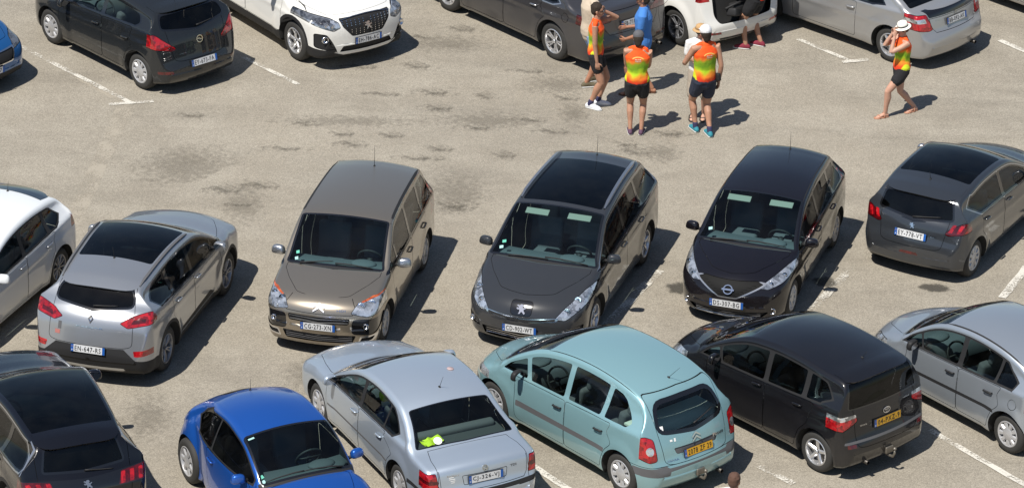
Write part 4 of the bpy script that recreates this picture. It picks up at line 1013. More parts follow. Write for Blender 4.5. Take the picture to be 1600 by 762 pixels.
def build_208():
    c = P208()
    cowl_panel(c); windscreen(c); bonnet(c, .30, .42, .62)
    dlo(c, .98, 3.52, [(1.34, .04, -.4), (2.28, .10)], rear=[(3.16, 1.01), (3.42, 1.16), (3.28, 1.27)], chrome=.016, parts=['window#v', 'window#f', 'window#r'])
    doors(c, 1.15, 2.28, 3.10); tailgate(c, .56, 1.30, .50, .58)
    rearglass(c, 1.00, 1.295, my0=.11, my1=.09, bulge=.05)
    roofglass(c, 1.95, 3.10, my=.10)
    c.mask('taillight', 'redd', 'B', rnd([(.52, .83), (.58, .80), (.92, .85), (.92, 1.00), (.78, 1.00), (.60, .91)], .03), mirror=True, seam=True)
    claws(c, .56, .92, .85, .965, 3, .05)
    c.mask('rear_reflector', 'redd', 'B', rnd([(-.16, .43), (.16, .43), (.13, .475), (-.13, .475)], .01))
    c.make('dark grey hatchback seen from behind at the right end of the middle row', 'car', LOC['p208'][0], LOC['p208'][1], paint('paint_shark_grey', (.041, .046, .054), .40, .28, dust=.04), CARS)
    c.wheels('cap', M_CAPP); c.mirror(1.35, .97, m=M_SIL); c.handles((2.12, 2.96), .84); c.interior()
    c.plate('EY-778-VT', 'B', .735); c.badge('lion', 'B', 0, .87, .085); c.word('208', 'B', -.36, .76, .10, .028)
    c.strip('B', [(-.20, .955), (0, .945), (.20, .955)], .035, M_GLOSS, 'wiper_base', (1,)); c.wiper((0.02, .985), (-.42, 1.045), 'B'); c.antenna(3.25, 0, .18, .35); spoiler(c, 3.28, 3.50, 3.70, .60, c.mt['paint'], drop=.06)
def build_kadjar():
    c = KAD()
    c.mask('rear_bumper!', 'black', 'B', [(-1, .1), (1, .1), (1, .44), (.70, .50), (.52, .66), (-.52, .66), (-.70, .50), (-1, .44)])
    c.mask('rear_bumper!', 'black', 'S', [(4.0, .1), (4.6, .1), (4.6, .50), (3.95, .44)])
    cladding(c, .34, .05)
    cowl_panel(c); windscreen(c); bonnet(c, .30, .5, .68)
    dlo(c, 1.12, 4.0, [(1.50, .05, -.4), (2.40, .10), (3.18, .10)], rear=[(3.72, 1.13), (3.84, 1.24), (3.60, 1.38)], chrome=.018, parts=['window#v', 'window#f', 'window#r', 'window#q'], mrear='dark')
    doors(c, 1.30, 2.40, 3.30, z0=.35); tailgate(c, .67, 1.46, .64, .58)
    rearglass(c, 1.20, 1.44, my0=.14, my1=.07, bulge=.07, r=.14)
    roofglass(c, 2.05, 3.28, my=.13)
    c.mask('taillight', 'red', 'B', rnd([(.44, 1.02), (.56, .96), (.96, 1.03), (.96, 1.17), (.84, 1.18), (.58, 1.10)], .02), mirror=True, seam=True, lim=(3.98, 4.5))
    c.mask('taillight', 'redd', 'B', rnd([(.60, 1.01), (.80, 1.04), (.80, 1.09), (.62, 1.065)], .01), mirror=True)
    c.mask('door_moulding', 'black', 'S', [(1.55, .37), (3.0, .37), (3.06, .43), (1.75, .47)])
    c.mask('rear_reflector', 'red', 'B', rnd([(.68, .56), (.92, .56), (.94, .66), (.66, .64)], .015), mirror=True, lim=(4.22, 4.5))
    c.mask('skid_plate', 'silver', 'B', rnd([(-.50, .30), (.50, .30), (.60, .36), (-.60, .36)], .02))
    c.make('silver crossover with black glass roof seen from behind', 'car', LOC['kadjar'][0], LOC['kadjar'][1], paint('paint_silver_blue', (.37, .385, .41), .65, .30, dust=.07), CARS)
    c.wheels('double5', M_ALUD); c.mirror(1.50, 1.08); c.handles((2.25, 3.08), .93); c.interior()
    c.plate('EN-647-RS', 'B', .62); c.badge('diamond', 'B', 0, 1.045, .14); c.word('KADJAR', 'B', 0, .93, .42, .032)
    c.strip('T', [(3.50, -.60), (3.53, 0), (3.50, .60)], .010, M_SEAM, 'panel_gap', (1,), lift=-.008, thick=.009) if 0 else None
    for sg in (1, -1):
        rr = [(x, float(c.hw(x, float(c.zt(x))-.13))-.07) for x in np.linspace(2.1, 3.85, 12)]
    c.strip('T', rr, .045, M_GRY, 'roof_rail', lift=.012, thick=.02)
    c.wiper((0.0, 1.19), (-.36, 1.22), 'B'); c.antenna(3.30, 0, .24, .3); spoiler(c, 3.58, 3.86, 4.04, .60, c.mt['paint'], drop=.07)
    c.sticker('B', .47, .90, .05, .11, M_GRY); c.sticker('B', .50, .80, .08, .06, mat('faded_red_sticker', (.4, .15, .13), .6))
    return c
def build_3008(front, label, loc, pm, plate=None):
    c = P3008()
    c.mask('rear_bumper!', 'black', 'B', [(-1, .1), (1, .1), (1, .50), (-1, .50)])
    c.mask('rear_bumper!', 'black', 'S', [(3.95, .1), (4.6, .1), (4.6, .46), (3.95, .46)])
    c.mask('front_bumper!', 'black', 'F', [(-1, .1), (1, .1), (1, .42), (.62, .36), (.45, .30), (-.45, .30), (-.62, .36), (-1, .42)])
    c.mask('front_bumper!', 'black', 'S', [(-.1, .1), (.62, .1), (.62, .44), (-.1, .40)])
    cladding(c, .40, .06)
    cowl_panel(c); windscreen(c); bonnet(c, .22, .60, .74)
    dlo(c, 1.12, 4.1, [(1.50, .05, -.4), (2.45, .10), (3.25, .10)], rear=[(3.98, 1.14), (3.98, 1.17), (3.72, 1.40)], chrome=.02, parts=['window#v', 'window#f', 'window#r', 'window#q'], mrear='dark')
    doors(c, 1.30, 2.45, 3.35, z0=.41); tailgate(c, .58, 1.44, .60, .66)
    rearglass(c, 1.11, 1.435, my0=.07, my1=.09, bulge=.03, m='dark')
    if not front: roofglass(c, 2.02, 3.76, my=.09, m='roof'); 
    c.mask('tail_panel', 'gloss', 'B', rnd([(-.92, .86), (.92, .86), (.92, 1.05), (0, 1.02), (-.92, 1.05)], .03))
    c.mask('taillight', 'redd', 'B', rnd([(.44, .87), (.92, .87), (.92, 1.04), (.50, 1.02)], .02), mirror=True)
    claws(c, .46, .86, .88, 1.01, 3, .03)
    # front
    c.mask('grille', 'black', 'F', rnd([(-.50, .93), (-.46, .80), (-.30, .62), (.30, .62), (.46, .80), (.50, .93), (0, .95)], .03), inset=.01)
    c.mask('headlight', 'clear', 'F', rnd([(.50, .79), (.62, .74), (.94, .86), (.94, .97), (.60, .93), (.52, .88)], .02), mirror=True, seam=True, lim=(0, .85))
    c.mask('headlight', 'smoke', 'F', rnd([(.70, .84), (.94, .89), (.94, .97), (.62, .92)], .02), mirror=True, lim=(0, .85))
    c.mask('lower_grille', 'black', 'F', rnd([(-.52, .36), (.52, .36), (.46, .46), (-.46, .46)], .02), inset=.02)
    c.mask('fog_light_housing', 'black', 'F', rnd([(.56, .38), (.88, .44), (.88, .70), (.74, .70), (.66, .58)], .04), mirror=True, inset=.012, lim=(0, .6))
    c.make(label, 'car', loc[0], loc[1], pm, CARS)
    c.wheels('y5' if front else 'alloy5'); c.mirror(1.50, 1.07); c.handles((2.30, 3.14), .93); c.interior()
    if front:
        c.plate(plate, 'F', .535); c.badge('lion', 'F', 0, .77, .14); fog(c, .76, .60, .05)
        for k in range(7):
            z = .65+k*.038; w = .25+.20*min(1, (z-.62)/.2)
            for q in range(-6, 7):
                y = q*.075
                if abs(y) < w and abs(y) > .05: c.strip('F', [(y, z), (y*1.03, z+.018)], .028, M_CHR, 'grille_stud', (1,), lift=.001, thick=.006)
        c.strip('F', [(-.50, .90), (-.25, .935), (0, .945), (.25, .935), (.50, .90)], .016, M_CHR, 'grille_bar', (1,)); c.strip('F', [(.56, .36), (.80, .42)], .04, M_SIL, 'bumper_trim')
        c.strip('S', [(.62, .94), (.80, .99), (1.02, 1.02)], .02, M_BLK, 'bonnet_trim')
        headlamp_bowls(c, [(.62, .82, .035), (.72, .84, .035)], 'F')
    else:
        c.badge('lion', 'B', 0, .95, .12, m=M_SIL); c.word('PEUGEOT', 'B', 0, .875, .24, .02, m=M_SIL); spoiler(c, 3.74, 3.94, 4.12, .58, c.mt['paint'], drop=.07)
        for sg in (1, -1): c.strip('S', [(3.82, 1.455), (3.98, 1.40), (4.12, 1.33)], .05, M_SIL, 'spoiler_fin', (sg,))
        c.wiper((0.0, 1.10), (-.40, 1.06), 'B')
    return c
def build_beetle():
    c = BEETLE()
    cowl_panel(c, w=.06); windscreen(c, s0=1.0, s1=1.74, my0=.05, my1=.03)
    half = rnd([(.30, 0), (.34, .40), (.6, .52), (.95, .60), (.93, 0)], .08, 3, skip=(0, 4)); c.mask('bonnet', 'paint', 'T', half+[(a, -b) for a, b in reversed(half)][1:-1], seam=True)
    dlo(c, 1.22, 3.30, [(2.42, .035, .15)], rear=[(2.98, .97), (3.20, 1.06), (3.05, 1.20), (2.85, 1.31)], parts=['window#f', 'window#r'], tm='black', top=.02, m='dark')
    f = [(1.33, .50), (1.42, .30), (2.40, .30), (2.50, .45), (2.55, .93), (1.26, .93)]; c.mask('door#f', 'paint', 'S', rnd(f, .07, 3), seam=True)
    rearglass(c, 1.02, 1.36, my0=.25, my1=.2, r=.12)
    c.make('blue rounded coupe seen from its front at the bottom edge', 'car', LOC['beetle'][0], LOC['beetle'][1], paint('paint_bright_blue', (.012, .095, .42), .45, .30, dust=.03), CARS)
    c.wheels('slot7', M_CAPP, tyre_h=.115); c.mirror(1.36, .99, size=.95); c.handles((2.36,), .80); c.interior(rows=2, dash=mat('dash_grey', (.07, .075, .08), .8))
    c.wiper((1.05, -.05), (1.09, -.60)); c.wiper((1.06, .52), (1.05, -.10)); c.antenna(2.95, 0, .22, -.05)
    c.badge('vw', 'F', 0, .78, .12)
    for z_, dz in ((1.14, M_WHT), (1.20, M_GRN)): c.sticker('T', z_-.03, -.62, .05, .05, dz, rot=.1, inset=.004)
    c.sticker('T', 1.70, -.54, .09, .03, M_WHT, inset=.004)
    g = MB(); g.ell(c.P(1.05, .0, .99), (.01, .01, .01))
    return c
def build_passat():
    c = PASSAT()
    cowl_panel(c); windscreen(c); bonnet(c, .22, .52, .68)
    c.shelf = (3.78, .93, .42, mat('parcel_shelf_grey', (.06, .065, .07), .9))
    dlo(c, 1.36, 3.66, [(2.32, .09), (3.10, .035, .12)], rear=[(3.40, .97), (3.50, 1.04), (3.30, 1.20)], tm='black', parts=['window#f', 'window#r', 'window#q'])
    doors(c, 1.30, 2.32, 3.15)
    # boot lid: on the deck and on the tail
    half = [(4.06, 0), (4.06, .60), (4.3, .66), (4.56, .68), (4.7, .68), (4.7, 0)]
    c.mask('boot_lid', 'paint', 'T', [(a, b) for a, b in half[1:5]]+[(a, -b) for a, b in reversed(half[1:5])], seam=True)
    c.mask('boot_lid', 'paint', 'B', [(-.60, .60), (.60, .60), (.65, .66), (.67, .93), (-.67, .93), (-.65, .66)], seam=True, lim=(4.55, 4.7))
    c.mask('boot_lid', 'paint', 'B', [(-.58, .90), (.58, .90), (.66, 1.03), (-.66, 1.03)], lim=(4.4, 4.62))
    pts = [(x, float(c.hw(x, float(c.zt(x))-.10))-.10) for x in np.linspace(3.42, 4.0, 6)]; half = [(3.42, 0)]+pts+[(4.03, 0)]
    po = rnd(half+[(a, -b) for a, b in reversed(half)][1:-1], .05, 3); c.mask('rear_window_surround', 'gloss', 'T', po); c.mask('rear_window', 'side', 'T', c.offset(po, -.018), inset=.006)
    c.mask('taillight', 'red', 'B', rnd([(.68, .64), (.90, .64), (.90, .86), (.71, .87)], .02), mirror=True, seam=True, lim=(4.35, 4.7))
    c.mask('taillight', 'redd', 'B', [(.68, .72), (.90, .72), (.90, .775), (.69, .775)], mirror=True, lim=(4.35, 4.7))
    c.mask('plate_recess', 'paint', 'B', rnd([(-.32, .67), (.32, .67), (.34, .80), (-.34, .80)], .02), seam=True)
    c.mask('bumper_trim', 'black', 'B', [(-.95, .52), (.95, .52), (.95, .58), (-.95, .58)], lim=(4.0, 4.7))
    c.mask('bumper_trim!', 'black', 'S', [(4.15, .51), (4.7, .51), (4.7, .57), (4.15, .57)])
    c.mask('side_moulding', 'grey', 'S', [(1.33, .50), (3.3, .52), (3.3, .55), (1.33, .53)])
    c.make('pale silver saloon with neon vest on its rear shelf, seen from behind', 'car', LOC['passat'][0], LOC['passat'][1], paint('paint_pale_silver', (.48, .55, .63), .60, .36, dust=.08), CARS)
    c.wheels('slot7', M_CAPP); c.mirror(1.52, .98); c.handles((2.20, 3.02), .80); c.interior(seat=M_SEATL)
    c.plate('CJ-326-VJ', 'B', .735); c.badge('vw', 'B', 0, .86, .085); c.word('PASSAT', 'B', .47, .82, .18, .022); c.word('TDI', 'B', -.44, .80, .10, .032, m=M_GRY)
    c.antenna(3.15, 0, .26, .55)
    # hi-vis vest on the shelf and over the front seat
    hv = mat('hi_vis_yellow', (.70, .88, .04), .7); g = MB(); rr = random.Random(3); vs_ = []; fs_ = []; nx, ny = 12, 16
    for i in range(nx):
        for j in range(ny):
            a = i/(nx-1); b = j/(ny-1); rad_ = .8+.25*sin(7*b+3*a)
            vs_.append(c.P(3.76+(a-.5)*.24*rad_, .42+(b-.5)*.34*rad_, .965+.018*sin(9*a+4*b)+.012*sin(13*b)+rr.uniform(0, .006)))
    for i in range(nx-1):
        for j in range(ny-1): fs_.append([i*ny+j, i*ny+j+1, (i+1)*ny+j+1, (i+1)*ny+j])
    g.add(vs_, fs_); g.build('folded_vest', hv, c.root)
    g = MB(); g.box(c.P(2.42, .36, 1.06), (.17, .40, .16), rot=Euler((0, -.22, 0)), bev=.05); g.build('seat_vest', hv, c.root)
    M4 = c.on('T', 3.93, .40, .010, Vector((1, 0, 0))); q = MB(); q.lathe([(.06, 0), (.001, .001)], (0, 0, 0), axis='z', n=20); q.v = [M4@v for v in q.v]; q.build('round_sticker', M_WHT, c.root)
    for t, (b, d, w_) in enumerate(((.50, .80, .07), (.49, .775, .09), (.48, .75, .07), (.48, .725, .05))): c.sticker('B', b, d, w_, .012, M_WHT)
    M4 = c.on('T', 2.75, -.36, .004, Vector((1, 0, 0))); q = MB(); q.lathe([(.05, 0), (.045, .01), (.001, .012)], (0, 0, 0), axis='z', n=14); q.v = [M4@v for v in q.v]; q.build('roof_cap', mat('cap_pink', (.4, .3, .3), .6), c.root)
    return c
def build_xpic():
    c = XPIC()
    cowl_panel(c, w=.05); windscreen(c, my0=.10, my1=.06); bonnet(c, .25, .45, .60)
    c.mask('rear_bumper!', 'paint', 'B', [(-1, .1), (1, .1), (1, .60), (-1, .60)], seam=True)
    c.mask('bumper_trim!', 'grey', 'B', rnd([(-1, .46), (1, .46), (1, .57), (.56, .60), (.52, .565), (-.52, .565), (-.56, .60), (-1, .57)], .01), lim=(3.9, 4.28))
    c.mask('bumper_trim!', 'grey', 'S', [(3.98, .455), (4.4, .455), (4.4, .57), (4.0, .56)])
    dlo(c, .98, 3.98, [(1.48, .09, -.35), (2.36, .10), (3.14, .09, .10)], rear=[(3.62, 1.05), (3.70, 1.12), (3.48, 1.38)], parts=['window#v', 'window#f', 'window#r', 'window#q'], tm='paint', trim=.004)
    doors(c, 1.30, 2.36, 3.28)
    tailgate(c, .60, 1.48, .56, .60)
    rearglass(c, 1.02, 1.42, my0=.10, my1=.11, bulge=.07, m='side', border=.055, r=.17)
    c.mask('taillight', 'red', 'B', rnd([(.67, .68), (.80, .67), (.90, .74), (.90, 1.02), (.80, 1.04), (.68, .98)], .04), mirror=True, seam=True, lim=(4.03, 4.28))
    c.mask('reversing_light', 'clear', 'B', [(.76+.055*cos(k*pi/8), .83+.06*sin(k*pi/8)) for k in range(16)], mirror=True)
    c.mask('side_moulding', 'grey', 'S', rnd([(1.32, .49), (3.22, .53), (3.24, .60), (1.32, .58)], .02))
    c.mask('front_corner_trim', 'grey', 'S', rnd([(-.1, .42), (.48, .42), (.40, .56), (-.1, .60)], .02))
    c.mask('plate_recess', 'grey', 'B', rnd([(-.36, .72), (.36, .72), (.40, .81), (-.40, .81)], .03), inset=.01)
    c.mask('headlight', 'clear', 'F', rnd([(.50, .62), (.88, .66), (.88, .78), (.62, .74)], .03), mirror=True, lim=(0, .45))
    c.make('turquoise people carrier with yellow rear plate, seen from behind', 'car', LOC['xp'][0], LOC['xp'][1], paint('paint_turquoise', (.26, .45, .485), .42, .36, dust=.10), CARS)
    c.shelf = (3.70, .985, .56, mat('parcel_cover_pale', (.70, .76, .68), .8))
    c.wheels('cap', M_CAPP); c.mirror(1.42, 1.02, m=M_BLK); c.handles((2.22, 3.10), .83, m=M_BLK); c.interior(seat=M_SEATL)
    c.plate('2078 ZF 29', 'B', .705, yellow='F', blue_r=False); c.badge('chevrons', 'B', 0, .885, .15); c.word('XSARA', 'B', .44, .655, .20, .026); c.word('Picasso', 'B', -.42, .80, .22, .05)
    c.antenna(3.56, 0, .30, .95); c.wiper((0.0, 1.05), (-.42, 1.14), 'B'); towbar(c, 0, .36); exhaust(c, -.40, .25)
    c.sticker('B', .52, 1.08, .06, .10, M_WHT, inset=.006); c.sticker('B', .42, .92, .04, .03, M_WHT); c.sticker('B', .36, .92, .03, .05, M_WHT)
    black_roof_edges(c, my1=.04, w=.012, m=M_SEAM)
    return c
def build_verso():
    c = VERSO()
    cowl_panel(c, w=.05); windscreen(c, my0=.08, my1=.06); bonnet(c, .25, .42, .60)
    dlo(c, 1.0, 3.84, [(1.32, .06, -.3), (2.30, .09), (3.06, .09)], rear=[(3.40, 1.12), (3.56, 1.20), (3.40, 1.38)], parts=['window#v', 'window#f', 'window#r', 'window#q'], mrear='dark', tm='black')
    doors(c, 1.15, 2.30, 3.22)
    tailgate(c, .52, 1.46, .58, .58)
    rearglass(c, 1.08, 1.45, my0=.03, my1=.05, bulge=.0, m='dark', r=.05, border=.02, k=.20)
    
    c.mask('taillight', 'red', 'B', rnd([(.54, .92), (.60, .88), (.86, .78), (.90, .84), (.90, 1.0), (.56, 1.0)], .02), mirror=True, seam=True, lim=(3.55, 4))
    c.mask('taillight', 'clear', 'B', rnd([(.55, .965), (.90, .94), (.90, 1.01), (.56, 1.01)], .02), mirror=True, lim=(3.55, 4))
    c.mask('rear_reflector', 'redd', 'B', [(.60, .54), (.74, .545), (.74, .60), (.60, .59)], mirror=True)
    c.mask('headlight', 'clear', 'F', rnd([(.50, .68), (.88, .76), (.88, .88), (.66, .83)], .03), mirror=True, lim=(0, .5))
    c.mask('bumper_scuff', 'grey', 'B', [(-.95, .60), (.95, .60), (.95, .635), (-.95, .635)], lim=(3.93, 4))
    c.make('black people carrier with yellow rear plate and tow hook', 'car', LOC['verso'][0], LOC['verso'][1], paint('paint_black_dusty', (.008, .008, .010), .2, .30, dust=.05), CARS)
    c.wheels('alloy5'); c.mirror(1.36, 1.04); c.handles((2.16, 2.98), .93); c.interior()
    c.plate('04-PXZ-9', 'B', .80, yellow='NL', blue_r=False); c.badge('ovals', 'B', 0, .935, .14); c.word('TOYOTA', 'B', .44, .83, .13, .022); c.word('VERSO-S', 'B', -.42, .99, .14, .02)
    c.antenna(3.38, 0, .16, .7); spoiler(c, 3.46, 3.66, 3.80, .60, c.mt['paint'], drop=.03); towbar(c, .0, .32); exhaust(c, .42, .27)
    return c
def build_c3():
    c = C3()
    cowl_panel(c, w=.06); windscreen(c, my0=.06, my1=.05); bonnet(c, .25, .45, .62)
    dlo(c, 1.02, 3.62, [(1.30, .04, -.4), (2.16, .09), (2.90, .05, .1)], rear=[(3.22, 1.0), (3.26, 1.10), (3.10, 1.20)], parts=['window#v', 'window#f', 'window#r', 'window#q'], tm='black')
    doors(c, 1.12, 2.16, 2.98); rearglass(c, 1.02, 1.34)
    c.mask('headlight', 'clear', 'F', rnd([(.54, .62), (.84, .66), (.84, .79), (.64, .76)], .04), mirror=True, lim=(0, .45), seam=True)
    c.mask('side_moulding', 'black', 'S', rnd([(1.16, .505), (2.95, .55), (2.92, .60), (1.16, .555)], .015))
    c.mask('taillight', 'red', 'B', [(.6, .75), (.9, .75), (.9, 1.2), (.66, 1.2)], mirror=True, lim=(3.6, 4))
    c.mask('fuel_flap', 'paint', 'S', [(3.28+.075*cos(k*pi/8), .80+.075*sin(k*pi/8)) for k in range(16)], seam=True)
    c.make('silver-grey small hatchback cut by the right edge, front away', 'car', LOC['c3'][0], LOC['c3'][1], paint('paint_grey_silver', (.38, .42, .465), .60, .34, dust=.12), CARS)
    c.wheels('cap', M_CAPP); c.mirror(1.30, .98, m=M_BLK); c.handles((2.02, 2.80), .82, m=M_BLK); c.interior()
    black_roof_edges(c, my1=.05, w=.03); c.antenna(3.1, 0, .2)
def build_corsa():
    c = CORSA()
    cowl_panel(c); windscreen(c); bonnet(c, .28, .45, .62)
    dlo(c, 1.02, 3.60, [(1.35, .05, -.4), (2.32, .10)], rear=[(3.22, 1.10), (3.30, 1.16), (3.20, 1.26)], parts=['window#v', 'window#f', 'window#r'])
    doors(c, 1.15, 2.32, 3.12); tailgate(c, .58, 1.32, .52, .60); rearglass(c, 1.10, 1.33, my1=.03, bulge=.08, r=.13, k=.30)
    c.mask('taillight', 'red', 'B', rnd([(.46, .80), (.60, .78), (.90, .84), (.92, 1.02), (.80, 1.08), (.64, .94)], .04), mirror=True, seam=True, lim=(3.60, 4))
    c.mask('taillight', 'redd', 'B', rnd([(.46, .78), (.58, .765), (.62, .83), (.56, .85)], .02), mirror=True)
    c.mask('rear_reflector', 'redd', 'B', rnd([(.58, .40), (.80, .40), (.80, .45), (.60, .45)], .015), mirror=True)
    c.make('dark grey hatchback seen from behind, beside the white crossover', 'car', LOC['corsa'][0], LOC['corsa'][1], paint('paint_deep_grey', (.014, .016, .018), .25, .25, dust=.03), CARS)
    c.wheels('cap', M_CAPP); c.mirror(1.40, .98); c.handles((2.18, 3.0), .84, m=None); c.interior()
    c.plate('EY-673-FA', 'B', .52); c.badge('blitz', 'B', 0, .87, .13); c.word('CORSA', 'B', .36, .70, .13, .022); c.wiper((0.0, 1.08), (-.36, 1.10), 'B'); c.antenna(3.2); spoiler(c, 3.28, 3.48, 3.62, .58, c.mt['paint'])
def build_sedan():
    c = SEDAN()
    cowl_panel(c); windscreen(c); bonnet(c, .25, .55, .70)
    dlo(c, 1.46, 4.1, [(2.50, .09), (3.42, .05, .1)], rear=[(3.75, 1.04), (3.85, 1.07), (3.6, 1.22)], parts=['window#f', 'window#r', 'window#q'], chrome=.02)
    doors(c, 1.40, 2.50, 3.45)
    c.mask('boot_lid', 'paint', 'T', [(4.36, .62), (4.7, .66), (4.9, .66), (4.9, -.66), (4.7, -.66), (4.36, -.62)], seam=True)
    c.mask('boot_lid', 'paint', 'B', [(-.50, .66), (.50, .66), (.60, .78), (.64, 1.04), (-.64, 1.04), (-.60, .78)], seam=True, lim=(4.7, 4.85))
    c.mask('taillight', 'redd', 'B', rnd([(.44, .88), (.94, .84), (.94, 1.0), (.70, 1.03), (.46, .94)], .03), mirror=True, seam=True, lim=(4.45, 4.85))
    c.mask('fuel_flap', 'paint', 'S', [(4.08+.08*cos(k*pi/8), .87+.08*sin(k*pi/8)) for k in range(16)], seam=True)
    c.mask('rear_reflector', 'redd', 'B', rnd([(.5, .44), (.84, .46), (.84, .50), (.52, .48)], .015), mirror=True)
    c.make('dark grey saloon seen from behind the group of people', 'car', LOC['optima'][0], LOC['optima'][1], paint('paint_warm_grey', (.060, .058, .062), .45, .28, dust=.05), CARS)
    c.wheels('double5'); c.mirror(1.6, 1.0); c.handles((2.36, 3.30), .87, m=M_SIL); c.interior()
    c.plate('EB-718-KN', 'B', .80); exhaust(c, -.6, .26)
def build_c4p():
    c = C4P()
    cowl_panel(c); windscreen(c); bonnet(c, .3, .5, .68)
    dlo(c, 1.1, 4.2, [(1.55, .05, -.3), (2.5, .09), (3.4, .09)], rear=[(3.95, 1.10), (4.0, 1.16), (3.85, 1.38)], parts=['window#v', 'window#f', 'window#r', 'window#q'])
    doors(c, 1.3, 2.5, 3.45)
    # the boot stands open: shade of the load bay painted as a recessed black panel
    c.mask('boot_opening', 'well', 'B', rnd([(-.56, .56), (.56, .56), (.64, .70), (.62, 1.42), (-.62, 1.42), (-.64, .70)], .06), inset=.12)
    c.mask('rear_reflector', 'red', 'B', rnd([(.52, .37), (.82, .385), (.82, .43), (.54, .42)], .015), mirror=True)
    c.mask('bumper_trim', 'black', 'B', [(-.5, .24), (.5, .24), (.56, .30), (-.56, .30)])
    c.mask('taillight', 'red', 'B', [(.68, .95), (.92, .95), (.92, 1.25), (.72, 1.25)], mirror=True, lim=(4.12, 4.5))
    c.make('white people carrier with its boot open beside the saloon', 'car', LOC['c4p'][0], LOC['c4p'][1], paint('paint_white_warm', (.72, .71, .67), .0, .4, dust=.12), CARS)
    c.wheels('double5', M_ALUD); c.mirror(1.5, 1.05); c.handles((2.35, 3.28), .92); c.interior()
    g = MB(); g.box(c.P(4.10, 0, 1.78), (.80, 1.16, .05), rot=Euler((0, radians(-12), 0)), bev=.02); g.build('tailgate', c.mt['paint'], c.root)
    g = MB(); g.box(c.P(4.28, -.05, .72), (.20, .62, .22), bev=.05); g.tube([c.P(4.38, -.45, .80), c.P(4.36, .1, .88), c.P(4.36, .45, .82)], .02); g.box(c.P(4.40, .30, .74), (.2, .2, .14), rot=Euler((.3, .2, .4)), bev=.03); g.build('load', M_BLK, c.root)
def build_merc():
    c = MERC()
    cowl_panel(c); windscreen(c); bonnet(c, .25, .5, .66)
    dlo(c, 1.42, 3.6, [(2.62, .06)], rear=[(3.15, .98), (3.30, 1.0), (3.1, 1.16)], parts=['window#f', 'window#r'])
    c.mask('door#f', 'paint', 'S', rnd([(1.36, .27), (2.72, .27), (2.74, .90), (1.32, .87)], .05), seam=True)
    pts = [(x, float(c.hw(x, float(c.zt(x))-.10))-.10) for x in np.linspace(3.1, 3.86, 6)]; half = [(3.1, 0)]+pts+[(3.88, 0)]
    po = rnd(half+[(a, -b) for a, b in reversed(half)][1:-1], .05, 3); c.mask('rear_window', 'dark', 'T', po, seam=True)
    c.mask('spoiler', 'gloss', 'B', rnd([(-.60, .915), (.60, .915), (.64, 1.02), (-.64, 1.02)], .02), lim=(4.0, 4.34))
    c.mask('boot_lid', 'paint', 'B', [(-.50, .66), (.50, .66), (.58, .76), (.60, .90), (-.60, .90), (-.58, .76)], seam=True, lim=(4.1, 4.34))
    c.mask('taillight', 'red', 'B', rnd([(.56, .72), (.64, .70), (.90, .74), (.90, .98), (.64, .98)], .03), mirror=True, seam=True, lim=(3.85, 4.34))
    c.mask('taillight', 'clear', 'B', rnd([(.66, .84), (.90, .86), (.90, .92), (.68, .92)], .02), mirror=True, lim=(3.85, 4.34))
    c.make('silver coupe with black boot spoiler seen from behind', 'car', LOC['merc'][0], LOC['merc'][1], paint('paint_light_silver', (.40, .40, .40), .60, .32, dust=.07), CARS)
    c.wheels('alloy5'); c.mirror(1.6, .96); c.handles((2.62,), .78); c.interior()
    c.plate('BB-092-AK', 'B', .80); c.badge('star', 'B', 0, .885, .07); c.word('C 220', 'B', .42, .86, .13, .025); exhaust(c, -.42, .26)
def build_c4():
    c = C4()
    cowl_panel(c); windscreen(c); bonnet(c, .3, .5, .68)
    dlo(c, 1.15, 4.0, [(1.50, .05, -.4), (2.42, .10), (3.22, .09)], rear=[(3.55, 1.06), (3.66, 1.12), (3.5, 1.25)], parts=['window#v', 'window#f', 'window#r', 'window#q'], tm='black')
    doors(c, 1.25, 2.42, 3.30); tailgate(c, .6, 1.3, .55, .6); rearglass(c, 1.02, 1.33, my0=.06, my1=.08)
    c.mask('taillight', 'red', 'B', rnd([(.60, .86), (.92, .84), (.92, 1.06), (.70, 1.04)], .03), mirror=True, seam=True, lim=(3.92, 4.33))
    c.make('white hatchback at the left edge beside the silver crossover', 'car', LOC['c4w'][0], LOC['c4w'][1], paint('paint_clean_white', (.76, .78, .79), .0, .4, dust=.05), CARS)
    spoiler(c, 3.55, 3.74, 3.90, .56, M_GLOSS, drop=.04); c.wheels('multi10', M_ALUD); c.mirror(1.52, 1.0); c.handles((2.28, 3.12), .86, m=M_SIL); c.interior(); c.antenna(3.5, 0, .2, .2)
def build_blue():
    c = C4()
    cowl_panel(c); windscreen(c); bonnet(c, .25, .55, .70)
    dlo(c, 1.15, 4.0, [(2.42, .10), (3.22, .09)]); doors(c, 1.25, 2.42, 3.30)
    c.mask('headlight', 'smoke', 'F', rnd([(.50, .66), (.90, .70), (.90, .86), (.60, .80)], .03), mirror=True, lim=(0, .75), seam=True)
    c.mask('grille', 'chrome', 'F', rnd([(-.46, .50), (.46, .50), (.56, .72), (-.56, .72)], .04)); c.mask('grille', 'black', 'F', rnd([(-.43, .52), (.43, .52), (.53, .70), (-.53, .70)], .04), inset=.015)
    c.mask('front_bumper!', 'black', 'F', [(-1, .1), (1, .1), (1, .30), (.5, .36), (-.5, .36), (-1, .30)])
    c.make('bright blue car cut by the left edge of the photo', 'car', LOC['blue'][0], LOC['blue'][1], paint('paint_mid_blue', (.012, .11, .33), .45, .3, dust=.03), CARS)
    c.wheels('alloy5'); c.interior(); c.plate('FB-707', 'F', .44, w=.40); c.badge('bar', 'F', 0, .61, .12)

